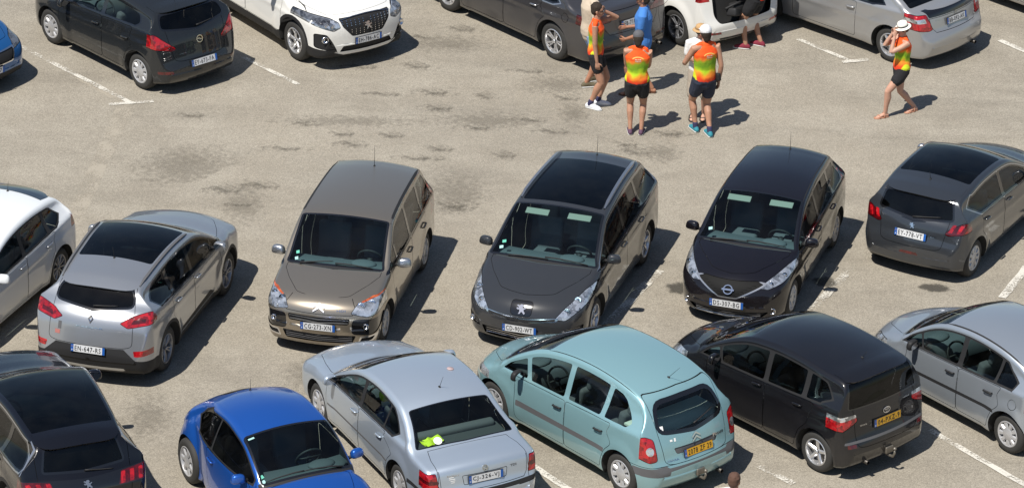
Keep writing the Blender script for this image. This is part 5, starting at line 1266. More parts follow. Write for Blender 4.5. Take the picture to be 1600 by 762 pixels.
def build_edge():
    c = C4()
    cowl_panel(c); windscreen(c); dlo(c, 1.15, 4.0, [(1.50, .05, -.4), (2.42, .10), (3.22, .09)], rear=[(3.55, 1.06), (3.66, 1.12), (3.5, 1.25)]); doors(c, 1.25, 2.42, 3.30)
    c.make('silver car cut by the top right corner of the photo', 'car', LOC['edge'][0], LOC['edge'][1], paint('paint_light_silver', (.46, .455, .45), .60, .34, dust=.10), CARS); c.wheels('alloy5'); c.interior()
# ------------------------------------------------------------------ people
def skinmat(name, col):
    if name in MATS: return MATS[name]
    m = mat(name, col, .55); p = m.node_tree.nodes['Principled BSDF']; p.inputs['Subsurface Weight'].default_value = .08; p.inputs['Subsurface Radius'].default_value = (.02, .008, .004)
    tc = N(m, 'ShaderNodeTexCoord'); nz = N(m, 'ShaderNodeTexNoise', Scale=9.0, Detail=3.0); L(m, tc.outputs['Object'], nz.inputs['Vector'])
    mix = N(m, 'ShaderNodeMixRGB'); L(m, nz.outputs['Fac'], mix.inputs['Fac']); mix.inputs['Color1'].default_value = (col[0]*.85, col[1]*.78, col[2]*.75, 1); mix.inputs['Color2'].default_value = (min(1, col[0]*1.12), col[1]*1.1, col[2]*1.1, 1)
    L(m, mix.outputs[0], p.inputs['Base Color']); return m
def clothmat(name, col):
    if name in MATS: return MATS[name]
    m = mat(name, col, .85); p = m.node_tree.nodes['Principled BSDF']
    tc = N(m, 'ShaderNodeTexCoord'); nz = N(m, 'ShaderNodeTexNoise', Scale=7.0, Detail=4.0); L(m, tc.outputs['Object'], nz.inputs['Vector'])
    bp = N(m, 'ShaderNodeBump', Strength=.6, Distance=.03); L(m, nz.outputs['Fac'], bp.inputs['Height']); L(m, bp.outputs[0], p.inputs['Normal']); return m
def vestmat():
    """running vest: orange shoulders, lime middle, orange red hem with yellow streaks"""
    if 'orange_lime_vest' in MATS: return MATS['orange_lime_vest']
    m = clothmat('orange_lime_vest', (.8, .2, .02)); p = m.node_tree.nodes['Principled BSDF']
    tc = N(m, 'ShaderNodeTexCoord'); sx = N(m, 'ShaderNodeSeparateXYZ'); L(m, tc.outputs['Generated'], sx.inputs[0])
    nz = N(m, 'ShaderNodeTexNoise', Scale=2.2, Detail=1.0); L(m, tc.outputs['Generated'], nz.inputs['Vector'])
    ad = N(m, 'ShaderNodeMath', operation='MULTIPLY_ADD'); L(m, nz.outputs['Fac'], ad.inputs[0]); ad.inputs[1].default_value = .35; L(m, sx.outputs['Z'], ad.inputs[2])
    c = ramp(m, ad.outputs[0], [(.20, (.82, .10, .008)), (.44, (.80, .045, .01)), (.56, (.80, .28, .02)), (.62, (.45, .62, .015)), (.69, (.18, .36, .012)), (.77, (.25, .38, .015)), (.83, (.80, .22, .02)), (.89, (.86, .09, .008))])
    ab = N(m, 'ShaderNodeMath', operation='SUBTRACT'); L(m, sx.outputs['Y'], ab.inputs[0]); ab.inputs[1].default_value = .5
    a2 = N(m, 'ShaderNodeMath', operation='ABSOLUTE'); L(m, ab.outputs[0], a2.inputs[0])
    a3 = N(m, 'ShaderNodeMath', operation='MULTIPLY_ADD'); L(m, sx.outputs['Z'], a3.inputs[0]); a3.inputs[1].default_value = -.22; L(m, a2.outputs[0], a3.inputs[2])
    st = ramp(m, a3.outputs[0], [(.34, 0.0), (.365, 1.0)])
    mix = N(m, 'ShaderNodeMixRGB'); L(m, st, mix.inputs['Fac']); L(m, c, mix.inputs['Color1']); mix.inputs['Color2'].default_value = (.62, .70, .02, 1); L(m, mix.outputs[0], p.inputs['Base Color']); return m
def ik(a, b, l1, l2, hint):
    d = b-a; n = d.length
    if n > (l1+l2)*.998: b = a+d*((l1+l2)*.998/n); d = b-a; n = d.length
    x = (l1*l1-l2*l2+n*n)/(2*n); h = sqrt(max(0, l1*l1-x*x)); u = d.normalized(); w = (hint-u*hint.dot(u)).normalized()
    return a+u*x+w*h, b
class Fig(MB):
    def limb(s, pts, radii, side=Vector((0, 1, 0)), n=14):
        """closed loft; radii (across, fore-aft)"""
        P = [Vector(p) for p in pts]; base = len(s.v); m = len(P)
        for i, p in enumerate(P):
            t = (P[min(i+1, m-1)]-P[max(i-1, 0)]).normalized(); a = side-t*side.dot(t)
            if a.length < .05: a = Vector((1, 0, 0))-t*t.x
            a.normalize(); b = t.cross(a); ra, rb = radii[i] if hasattr(radii[i], '__len__') else (radii[i], radii[i])
            for k in range(n): s.v.append(p+a*(ra*cos(2*pi*k/n))+b*(rb*sin(2*pi*k/n)))
        for i in range(m-1):
            for k in range(n): s.f.append([base+i*n+k, base+i*n+(k+1) % n, base+(i+1)*n+(k+1) % n, base+(i+1)*n+k]); s.mi.append(0)
        s.f.append([base+k for k in range(n)][::-1]); s.mi.append(0); s.f.append([base+(m-1)*n+k for k in range(n)]); s.mi.append(0)
        for pp, rr in ((P[0], radii[0]), (P[-1], radii[-1])):
            ra, rb = rr if hasattr(rr, '__len__') else (rr, rr); r = min(ra, rb)
            s.ell(pp, (r, r, r), nu=10, nv=6)
        return s
    def fuse(s, name, m, parent, vox=.010, smooth=4):
        o = s.build(name, m, parent, fix=True)
        md = o.modifiers.new('r', 'REMESH'); md.mode = 'VOXEL'; md.voxel_size = vox
        sm = o.modifiers.new('s', 'SMOOTH'); sm.iterations = smooth; sm.factor = .5
        dg = bpy.context.evaluated_depsgraph_get(); me = bpy.data.meshes.new_from_object(o.evaluated_get(dg)); o.modifiers.clear()
        old = o.data; o.data = me; bpy.data.meshes.remove(old); me.polygons.foreach_set('use_smooth', [True]*len(me.polygons)); me.name = name
        if not me.materials: me.materials.append(m)
        return o
def person(label, loc, rz, h=1.75, feet=((0, .09, 0), (0, -.09, 0)), hands=None, elbow=None, lean=0, top='vest', bottom='shorts', skin=(.42, .235, .155), topm=None, botm=None, hair=(.025, .016, .010), hairlen=.0, hat=None,
           shoes=None, shoe_style='shoe', socks=None, female=False, head_yaw=0, head_pitch=0, group=None, toes=(0, 0), bun=False, legs=True, glasses=False, wt=1.0, heels=(0, 0), pelvis_dx=0):
    root = thing('person', label, 'person', loc, rz, group)
    V3 = Vector; w = wt
    feet = [V3(f) for f in feet]
    pel = V3(((feet[0].x+feet[1].x)/2+pelvis_dx, (feet[0].y+feet[1].y)/2, .525*h-abs(feet[0].x-feet[1].x)*.10))
    dn = V3((sin(lean), 0, cos(lean)))
    wst = pel+dn*.10*h; cst = pel+dn*.22*h; sh = pel+dn*.295*h; nk = pel+dn*.335*h+V3((.01, 0, 0)); hd = nk+V3((sin(lean*.6)*.07*h+.012, 0, cos(lean*.6)*.075*h))
    Y = V3((0, 1, 0)); shw = (.108 if female else .118)*h*w; hipw = (.052 if female else .050)*h
    sk = Fig(); gs = skinmat('skin_%03d' % int(skin[0]*1000), skin)
    # torso
    tor = [(pel-V3((0, 0, .03*h)), (.085*h*w, .062*h*w)), (pel+dn*.03*h, ((.098 if female else .090)*h*w, .068*h*w)), (wst, ((.075 if female else .084)*h*w, .056*h*w)), (pel+dn*.17*h, (.088*h*w, .062*h*w)), (cst+dn*.02*h, (.098*h*w, .066*h*w)), (sh-dn*.012*h, (.098*h*w, .052*h*w)), (sh+dn*.012*h, (.07*h, .040*h))]
    sk.limb([a for a, _ in tor], [r for _, r in tor])
    sk.limb([sh-dn*.01*h, nk, nk+dn*.03*h], [.036*h, .032*h, .031*h])
    # head: skull, jaw, nose, ears, brow
    hr = Euler((0, head_pitch, head_yaw)); Rm = hr.to_matrix(); HP = lambda x, y, z: hd+Rm@V3((x*h, y*h, z*h))
    sk.ell(HP(-.004, 0, .012), (.054*h, .043*h, .055*h), hr); sk.ell(HP(.014, 0, -.022), (.034*h, .031*h, .042*h), hr); sk.ell(HP(.053, 0, -.008), (.010*h, .007*h, .014*h), hr)
    sk.ell(HP(.040, 0, -.040), (.010*h, .016*h, .007*h), hr); sk.ell(HP(.040, 0, .010), (.010*h, .028*h, .006*h), hr)
    for sg in (1, -1): sk.ell(HP(-.004, sg*.043, -.006), (.010*h, .006*h, .017*h), hr)
    # legs
    knees = []; ank = []
    for i, sg in enumerate((1, -1)):
        hp = pel+V3((0, sg*hipw, -.02*h)); an = feet[i]+V3((-.01, 0, .045*h+heels[i])); kn, an = ik(hp, an, .245*h, .240*h, V3((1, sg*.12, 0))); knees.append(kn); ank.append(an)
        if legs:
            mid = hp.lerp(kn, .45); cm = kn.lerp(an, .30)+V3((-.012, 0, 0))
            sk.limb([hp, mid, kn.lerp(hp, .10), kn, cm, kn.lerp(an, .65), an], [(.055*h*w, .058*h*w), (.046*h*w, .050*h*w), (.034*h, .037*h), (.031*h, .034*h), (.032*h, .036*h), (.023*h, .025*h), (.018*h, .021*h)])
            t = toes[i]; fd = V3((cos(t), sin(t), 0)); tz = V3((0, 0, heels[i]))
            sk.limb([an-fd*.02*h-V3((0, 0, .022*h)), an+fd*.03*h-V3((0, 0, .018*h)), feet[i]+fd*.065*h+V3((0, 0, .016*h)), feet[i]+fd*.090*h+V3((0, 0, .011*h))], [(.019*h, .020*h), (.020*h, .019*h), (.025*h, .012*h), (.019*h, .009*h)], side=V3((-sin(t), cos(t), 0)))
    # arms and hands
    hands = hands or ((.02, .19, .46*h), (.02, -.19, .46*h)); elb = []; wr = []
    for i, sg in enumerate((1, -1)):
        s0 = sh+V3((0, sg*shw*.92, -.012*h)); hn = V3(hands[i]); hint = V3(elbow[i]) if elbow else V3((-1, sg*.4, -.2))
        e, wv_ = ik(s0, hn, .175*h, .150*h, hint); elb.append(e); wr.append(wv_)
        sk.limb([sh+V3((0, sg*shw*.45, 0)), s0+V3((0, 0, .004*h)), s0.lerp(e, .35), e.lerp(s0, .1), e, e.lerp(wv_, .3), e.lerp(wv_, .75), wv_], [.034*h, .033*h*w, .028*h*w, .023*h, .021*h, .022*h*w, .017*h, .0145*h], side=V3((0, 1, .3)))
        d = (wv_-e).normalized(); nrm = V3((0, -sg, .15)); nrm = (nrm-d*nrm.dot(d)).normalized(); acr = d.cross(nrm)
        if acr.x < 0: acr = -acr
        palm = wv_+d*.026*h; sk.limb([wv_, palm, wv_+d*.050*h], [(.013*h, .011*h), (.021*h, .010*h), (.023*h, .009*h)], side=acr)
        for k, ln in enumerate((.038, .043, .040, .031)):
            b0 = wv_+d*.048*h+acr*((1.5-k)*.0115*h); m1 = b0+(d+nrm*.35).normalized()*ln*h*.5; m2 = m1+(d+nrm*1.0).normalized()*ln*h*.5; sk.limb([b0-d*.01*h, b0, m1, m2], [.0062*h, .006*h, .0056*h, .0046*h], side=acr, n=8)
        b0 = wv_+d*.018*h+acr*.017*h; m1 = b0+(d*.7+acr*.8+nrm*.2).normalized()*.024*h; m2 = m1+(d+acr*.2+nrm*.4).normalized()*.02*h; sk.limb([b0-acr*.008*h, b0, m1, m2], [.0075*h, .007*h, .0062*h, .005*h], side=nrm, n=8)
    body = sk.fuse('body', gs, root, .0085, 3)
    # face details
    g = MB()
    for sg in (1, -1): g.ell(HP(.046, sg*.018, .002), (.005*h, .007*h, .004*h), hr)
    g.build('eyes', mat('eye_dark', (.02, .015, .012), .2), body)
    g = MB(); g.ell(HP(.050, 0, -.032), (.004*h, .013*h, .003*h), hr); g.build('mouth', mat('lip', (.30, .09, .07), .5), body)
    if glasses:
        g = MB()
        for sg in (1, -1): g.ell(HP(.054, sg*.020, .003), (.005*h, .016*h, .012*h), hr)
        g.tube([HP(.052, -.036, .006), HP(.0, -.048, .004)], .003*h, n=5); g.tube([HP(.052, .036, .006), HP(.0, .048, .004)], .003*h, n=5); g.tube([HP(.056, -.01, .006), HP(.056, .01, .006)], .003*h, n=5); g.build('sunglasses', M_GLOSS, body)
    # hair
    if hair is not None:
        hm = clothmat('hair_%d' % int(hair[0]*1000), hair); g = Fig(); g.ell(HP(-.012, 0, .024 if not hat else .006), (.056*h, .049*h, .053*h if not hat else .046*h), hr); g.ell(HP(-.030, 0, -.002), (.036*h, .044*h, .046*h+hairlen*.3), hr)
        if hairlen > .02: g.ell(HP(-.034, 0, -.030), (.026*h, .036*h, .03*h+hairlen*.5), hr)
        rr = random.Random(int(h*1000)+len(label))
        for k in range(0 if hat else 26):
            a = rr.uniform(0, 2*pi); b = rr.uniform(.1, 1.3); g.ell(HP(-.014+.050*cos(a)*sin(b)-(.0 if cos(a) < .4 else .008), .045*sin(a)*sin(b), .022+.050*cos(b)), (.010*h, .010*h, .008*h), nu=7, nv=5)
        g.fuse('hair', hm, body, .008, 2)
    # clothing
    if top == 'vest': 
        tm = topm or vestmat(); g = Fig(); k_ = 1.12
        tp = [(pel-dn*.005*h, (.104*h*w, .078*h*w))]+[(a, (r[0]*k_+.004, r[1]*k_+.010)) for a, r in tor[1:5]]+[(sh-dn*.016*h, (.094*h*w, .060*h*w)), (sh+dn*.012*h, (.062*h*w, .048*h*w))]
        g.limb([a for a, _ in tp], [r for _, r in tp], n=20)
        for sg in (1, -1): g.limb([sh+V3((0, sg*.036*h, .018*h)), sh+V3((0, sg*.062*h, .010*h)), sh+V3((0, sg*.070*h, -.03*h))], [(.026*h, .034*h), (.024*h, .034*h), (.018*h, .042*h)], side=V3((1, 0, 0)))
        o = g.fuse('running_vest', tm, root, .011, 3)
        # club print across the back: an arc over two rows of small marks, laid on the cloth
        bm = bmesh.new(); bm.from_mesh(o.data); bv = BVHTree.FromBMesh(bm); bm.free(); q = MB(); zc = (cst+dn*.005*h).z
        def lay(quads, mi):
            for qd in quads:
                vv = []
                for yy, zz in qd:
                    hit = bv.ray_cast(V3((-1.5, yy, zc+zz)), V3((1, 0, 0)))
                    if hit[0] is None: vv = []; break
                    vv.append(hit[0]+V3((-.003, 0, 0)))
                if vv: q.add(vv, [[0, 1, 2, 3]], mi)
        arc = [(.10*cos(a_), .055*sin(a_)) for a_ in np.linspace(.35, pi-.35, 13)]
        lay([((arc[i_][0], arc[i_][1]+.015), (arc[i_+1][0], arc[i_+1][1]+.015), (arc[i_+1][0]*.9, arc[i_+1][1]), (arc[i_][0]*.9, arc[i_][1])) for i_ in range(12)], 1)
        rr = random.Random(5)
        for zz, hh, n_ in ((.012, .022, 5), (-.018, .018, 6)):
            for k in range(n_):
                y0 = -.05+.10*k/n_; w_ = .10/n_
                for _ in range(3):
                    a_ = y0+rr.uniform(0, w_*.6); lay([((a_, zz+hh*rr.uniform(.6, 1)), (a_+.006, zz+hh*rr.uniform(.6, 1)), (a_+.006, zz), (a_, zz))], 0)
                lay([((y0, zz+hh*.55), (y0+w_*.7, zz+hh*.55), (y0+w_*.7, zz+hh*.35), (y0, zz+hh*.35))], 0)
        q.build('club_print', [mat('print_white', (.62, .62, .5), .7), mat('print_orange', (.72, .42, .10), .7)], o, smooth=False, fix=False)
    elif top in ('tee', 'shirt'):
        g = Fig(); k_ = 1.16; tp = [(pel-dn*.02*h, (.108*h*w, .082*h*w))]+[(a, (r[0]*k_+.004, r[1]*k_+.014)) for a, r in tor[1:5]]+[(sh-dn*.014*h, (.112*h*w, .066*h*w)), (sh+dn*.016*h, (.062*h*w, .050*h*w))]
        g.limb([a for a, _ in tp], [r for _, r in tp], n=20)
        for i, sg in enumerate((1, -1)):
            s0 = sh+V3((0, sg*shw*.92, -.012*h)); g.limb([sh+V3((0, sg*.05*h, .004*h)), s0, s0.lerp(elb[i], .60)], [.044*h, .043*h*w, .040*h*w])
        g.fuse('t_shirt', topm, root, .011, 3)
    if bottom == 'shorts':
        g = Fig(); g.limb([pel-dn*.0-V3((0, 0, .02*h)), pel+dn*.03*h, pel+dn*.055*h], [(.105*h*w, .078*h*w), (.103*h*w, .076*h*w), (.092*h*w, .068*h*w)], n=18)
        for i, sg in enumerate((1, -1)):
            hp = pel+V3((0, sg*hipw, -.02*h)); g.limb([hp+V3((0, 0, .02*h)), hp.lerp(knees[i], .25), hp.lerp(knees[i], .55 if not female else .48)], [(.060*h*w, .070*h*w), (.060*h*w, .064*h*w), (.056*h*w, .060*h*w)])
        g.fuse('shorts', botm, root, .010, 3)
    elif bottom == 'long_shorts':
        g = Fig(); g.limb([pel-V3((0, 0, .02*h)), pel+dn*.05*h], [(.105*h*w, .080*h*w), (.096*h*w, .072*h*w)], n=18)
        for i, sg in enumerate((1, -1)):
            hp = pel+V3((0, sg*hipw, -.02*h)); g.limb([hp+V3((0, 0, .02*h)), hp.lerp(knees[i], .5), hp.lerp(knees[i], .92)], [(.062*h*w, .072*h*w), (.060*h*w, .062*h*w), (.054*h*w, .056*h*w)])
        g.fuse('shorts', botm, root, .010, 3)
    # shoes
    if shoes and legs:
        for i, sg in enumerate((1, -1)):
            t = toes[i]; fd = V3((cos(t), sin(t), 0)); sd_ = V3((-sin(t), cos(t), 0)); f0 = feet[i]+V3((0, 0, heels[i]*.6)); g = Fig()
            if shoe_style == 'shoe':
                g.limb([f0-fd*.032*h+V3((0, 0, .022*h+heels[i]*.4)), f0+V3((0, 0, .028*h)), f0+fd*.042*h+V3((0, 0, .021*h)), f0+fd*.080*h+V3((0, 0, .017*h)), f0+fd*.100*h+V3((0, 0, .013*h))], [(.021*h, .028*h), (.024*h, .034*h), (.026*h, .024*h), (.028*h, .016*h), (.018*h, .010*h)], side=sd_)
                sh_ = g.fuse('shoe', shoes, root, .009, 2)
                q = MB(); 
                pts = [(-.058, .0), (-.05, .020), (0, .024), (.06, .028), (.11, .030), (.145, .012), (.145, -.012), (.11, -.030), (.06, -.028), (0, -.024), (-.05, -.020)]
                M4 = Matrix.Translation(f0)@Matrix.Rotation(t, 4, 'Z'); q.prism([(a*h*.80, b*h*.95) for a, b in pts], M4@Matrix.Translation((0, 0, .002)), .011*h); q.build('sole', mat('sole_white', (.6, .6, .58), .6), sh_)
                if socks is not None:
                    q = Fig(); q.limb([ank[i]-V3((0, 0, .01*h)), ank[i].lerp(knees[i], .14)], [(.023*h, .026*h), (.024*h, .027*h)]); q.fuse('sock', socks, root, .008, 1)
            else:
                q = MB(); pts = [(-.05, .0), (-.045, .020), (0, .024), (.06, .027), (.10, .030), (.135, .012), (.135, -.012), (.10, -.030), (.06, -.027), (0, -.024), (-.045, -.020)]
                M4 = Matrix.Translation(f0)@Matrix.Rotation(t, 4, 'Z'); q.prism([(a*h*.84, b*h) for a, b in pts], M4, .010*h)
                for a, hh in ((.062, .034), (.012, .060)):
                    arc = [f0+fd*a*h+sd_*(.031*h*cos(x))+V3((0, 0, .004*h+hh*h*.8*sin(x))) for x in np.linspace(0, pi, 9)]; q.tube(arc, .008, n=6)
                q.build('sandal', shoes, root)
    if hat:
        kind, hmcol = hat; hm = clothmat('hat_%s' % kind+str(int(hmcol[0]*100)), hmcol); 
        if kind == 'cap':
            g = Fig(); g.ell(HP(-.006, 0, .030), (.060*h, .052*h, .050*h), hr); g.limb([HP(.03, 0, .028), HP(.085, 0, .022)], [(.040*h, .006*h), (.030*h, .005*h)], side=Rm@Y); g.fuse('cap', hm, body, .008, 2)
        else:
            g = MB(); prof = [(.0, .078), (.028, .080), (.046, .070), (.052, .048), (.054, .030), (.066, .024), (.080, .021), (.082, .017), (.066, .018), (.050, .022)]
            g.lathe([(max(r, .001)*h, z*h) for r, z in prof], (0, 0, 0), axis='z', n=28); M4 = Matrix.Translation(hd)@Rm.to_4x4()@Matrix.Translation((-.006*h, 0, 0)); g.v = [M4@q for q in g.v]; o = g.build('hat', hm, body)
            g = MB(); g.lathe([(.0548*h, .032*h), (.0545*h, .046*h)], (0, 0, 0), axis='z', n=28); g.v = [M4@q for q in g.v]; g.build('hat_band', mat('band_dark', (.03, .03, .035), .8) if hmcol[0] > .6 else mat('band_tan', (.25, .16, .08), .8), o)
    root['wr'] = [list(x) for x in wr]; del root['wr']
    return root, dict(wr=wr, hd=hd, pel=pel, sh=sh)
def build_people():
    blk = clothmat('shorts_black', (.012, .012, .014)); navy = clothmat('shorts_navy', (.022, .028, .05)); SK = (.42, .235, .155); SK2 = (.36, .18, .11); SKP = (.52, .31, .225)
    G = 'people in orange running vests'
    at = lambda u, v, dz=0: ground_pt(u, v)
    A = lambda deg: radians(deg)
    # woman in profile, hand to her face, white trainers
    person('woman with short dark hair and white trainers, hand raised to her face', at(928, 167), A(-8), 1.86, feet=((.06, .09, 0), (-.05, -.07, 0)), hands=((.13, .07, 1.70), (.06, -.20, .84)), elbow=((1, .5, -.5), (-1, -.3, 0)), female=True, skin=SK, shoes=clothmat('shoe_white', (.75, .76, .78)), socks=clothmat('sock_navy', (.03, .03, .08)), botm=blk, glasses=True, wt=.90, group=G, toes=(.2, -.35))
    person('man in beige shirt and light blue shorts standing behind the dark haired woman', at(921, 132), A(28), 1.86, feet=((.10, .10, 0), (-.10, -.08, 0)), hands=((.16, .08, 1.62), (.05, -.22, .9)), top='tee', topm=clothmat('tee_beige', (.52, .43, .33)), bottom='long_shorts', botm=clothmat('shorts_light_blue', (.27, .37, .58)), skin=SK2, shoes=clothmat('shoe_olive', (.12, .10, .06)), toes=(.1, -.2))
    person('man in bright blue T-shirt talking beside the dark grey saloon', at(1002, 147), A(172), 1.86, feet=((.16, .09, 0), (-.16, -.09, 0)), hands=((.26, .10, 1.02), (.28, -.12, 1.14)), top='tee', topm=clothmat('tee_blue', (.055, .20, .55)), botm=clothmat('shorts_grey', (.06, .06, .07)), skin=SK2, shoes=clothmat('sandal_brown', (.10, .05, .03)), shoe_style='sandal', glasses=True, wt=.97)
    person('woman with grey cap and folded arms, her back to the viewer', at(994, 209), A(86), 1.80, feet=((0, .10, 0), (.0, -.08, 0)), hands=((.20, -.06, 1.18), (.22, .08, 1.14)), elbow=((-.1, 1, -.7), (-.1, -1, -.7)), female=True, skin=SK, hairlen=.05, hat=('cap', (.10, .10, .11)), shoes=clothmat('shoe_purple', (.10, .05, .09)), botm=blk, group=G, toes=(.1, -.1), wt=1.04, head_pitch=.25)
    r, i = person('man in white cap with black pouch at his hip, his back to the viewer', at(1101, 211), A(112), 1.92, feet=((.20, .08, 0), (-.06, -.06, 0)), hands=((.26, .12, 1.42), (.04, -.24, .92)), elbow=((-.4, 1, -.8), (-1, -.4, 0)), skin=SK, hairlen=.03, hat=('cap', (.70, .70, .72)), shoes=clothmat('shoe_teal', (.03, .22, .28)), socks=clothmat('sock_navy', (.03, .03, .08)), botm=navy, group=G, toes=(0, -.1), head_pitch=.1)
    g = MB(); g.box((-.03, -.185, 1.02), (.10, .07, .13), bev=.02, rot=Euler((0, .2, .3))); g.build('hip_pouch', M_BLK, r)
    person('person in white shirt and straw hat facing the man in the white cap', at(1090, 184), A(-95), 1.66, feet=((0, .09, 0), (.02, -.09, 0)), hands=((.25, .06, 1.12), (.24, -.12, 1.14)), top='tee', topm=clothmat('tee_white', (.72, .72, .70)), bottom='long_shorts', botm=clothmat('shorts_sand', (.35, .30, .24)), skin=SKP, hat=('straw', (.48, .30, .14)), shoes=clothmat('sandal_dark', (.03, .03, .03)), shoe_style='sandal', glasses=True)
    person('person in black shorts and red trainers leaning into the open boot', at(1176, 74), A(150), 1.84, feet=((.08, .13, 0), (-.08, -.12, 0)), lean=.75, hands=((.62, .12, .82), (.66, -.15, .86)), elbow=((0, 1, -1), (0, -1, -1)), skin=SK, shoes=clothmat('shoe_red', (.20, .02, .04)), botm=blk, group=G, toes=(.25, .0), pelvis_dx=-.05)
    person('woman in white brimmed hat walking in tan sandals across the car park', at(1406, 178), A(200), 1.70, feet=((.30, .05, .0), (-.27, -.04, 0)), hands=((.20, .05, 1.42), (.19, -.04, 1.46)), elbow=((.1, .4, -1), (.1, -.4, -1)), female=True, skin=SKP, hair=(.10, .05, .03), hat=('sun', (.80, .78, .70)), shoes=mat('sandal_tan', (.45, .22, .14), .6), shoe_style='sandal', botm=blk, group=G, toes=(.05, .25), heels=(0, 0), head_pitch=.25)
    p = ground_pt(1147, 752, 1.60); p.z = 0
    person('person with short brown hair in a white shirt cut by the bottom edge', p, A(60), 1.72, top='tee', topm=clothmat('tee_white', (.72, .72, .70)), botm=navy, skin=SK2, hair=(.09, .045, .03), shoes=clothmat('shoe_olive', (.12, .10, .06)))
# ------------------------------------------------------------------ car park surface
def asphalt():
    m = mat('asphalt', (.3, .27, .22), .92, spec=.25); p = m.node_tree.nodes['Principled BSDF']; tc = N(m, 'ShaderNodeTexCoord'); V = tc.outputs['Object']
    def noise(sc, det, rough=.6, dist=0):
        n = N(m, 'ShaderNodeTexNoise', Scale=sc, Detail=det, Roughness=rough, Distortion=dist); L(m, V, n.inputs['Vector']); return n.outputs['Fac']
    def mixc(f, a, b, bt='MIX'):
        x = N(m, 'ShaderNodeMixRGB'); x.blend_type = bt
        for s_, q in (('Fac', f), ('Color1', a), ('Color2', b)):
            if hasattr(q, 'links'): L(m, q, x.inputs[s_])
            elif hasattr(q, '__len__'): x.inputs[s_].default_value = (*q, 1)
            else: x.inputs[s_].default_value = q
        return x.outputs[0]
    big = ramp(m, noise(.16, 5), [(.35, 0.0), (.68, 1.0)])
    c = mixc(big, (.300, .268, .216), (.256, .231, .189))
    mid = ramp(m, noise(.9, 6, .65), [(.42, 0.0), (.72, 1.0)]); c = mixc(mid, c, (.335, .304, .250))
    mpn = N(m, 'ShaderNodeMapping'); mpn.inputs['Scale'].default_value = (.22, 1.0, 1.0); mpn.inputs['Rotation'].default_value = (0, 0, .35); L(m, V, mpn.inputs['Vector'])
    ns = N(m, 'ShaderNodeTexNoise', Scale=.8, Detail=7.0, Roughness=.7, Distortion=.4); L(m, mpn.outputs[0], ns.inputs['Vector'])
    sk = ramp(m, ns.outputs['Fac'], [(.38, 1.07), (.52, 1.0), (.70, .76)]); c = mixc(.8, c, sk, 'MULTIPLY')
    # aggregate stones
    vo = N(m, 'ShaderNodeTexVoronoi', Scale=75.0); L(m, V, vo.inputs['Vector'])
    sep = N(m, 'ShaderNodeSeparateColor'); L(m, vo.outputs['Color'], sep.inputs[0])
    st = ramp(m, sep.outputs[0], [(.0, .62), (.35, .92), (.7, 1.05), (1.0, 1.35)]); c = mixc(.75, c, st, 'MULTIPLY')
    fine = ramp(m, noise(70, 3, .8), [(.3, .72), (.7, 1.22)]); c = mixc(.7, c, fine, 'MULTIPLY')
    # worn dark scuffed patches of bitumen
    d1 = ramp(m, noise(.55, 8, .72, .6), [(.60, 0.0), (.74, .55)]); grain = ramp(m, noise(9, 5, .8), [(.42, 0.0), (.62, 1.0)])
    mu = N(m, 'ShaderNodeMath', operation='MULTIPLY'); L(m, d1, mu.inputs[0]); L(m, grain, mu.inputs[1]); c = mixc(mu.outputs[0], c, (.11, .10, .085))
    L(m, c, p.inputs['Base Color'])
    bp = N(m, 'ShaderNodeBump', Strength=.35, Distance=.006); L(m, vo.outputs['Distance'], bp.inputs['Height']); L(m, bp.outputs[0], p.inputs['Normal'])
    return m
def ground():
    g = MB(); S = 600; n = 2
    g.add([(-S, -S, 0), (S, -S, 0), (S, S, 0), (-S, S, 0)], [[0, 1, 2, 3]]); o = g.build('car_park_ground', asphalt(), None, smooth=False); tag(o, kind='structure')
def worn_paint(name, amount):
    m = bpy.data.materials.new(name); m.use_nodes = True; p = m.node_tree.nodes['Principled BSDF']; p.inputs['Base Color'].default_value = (.66, .63, .56, 1); p.inputs['Roughness'].default_value = .8
    tc = N(m, 'ShaderNodeTexCoord'); a = N(m, 'ShaderNodeTexNoise', Scale=26.0, Detail=5.0, Roughness=.8); b = N(m, 'ShaderNodeTexNoise', Scale=2.2, Detail=3.0)
    L(m, tc.outputs['Object'], a.inputs['Vector']); L(m, tc.outputs['Object'], b.inputs['Vector'])
    s = N(m, 'ShaderNodeMath', operation='MULTIPLY_ADD'); L(m, b.outputs['Fac'], s.inputs[0]); s.inputs[1].default_value = .7; L(m, a.outputs['Fac'], s.inputs[2])
    r = ramp(m, s.outputs[0], [(amount-.06, 0.0), (amount+.06, .9)]); L(m, r, p.inputs['Alpha']); return m
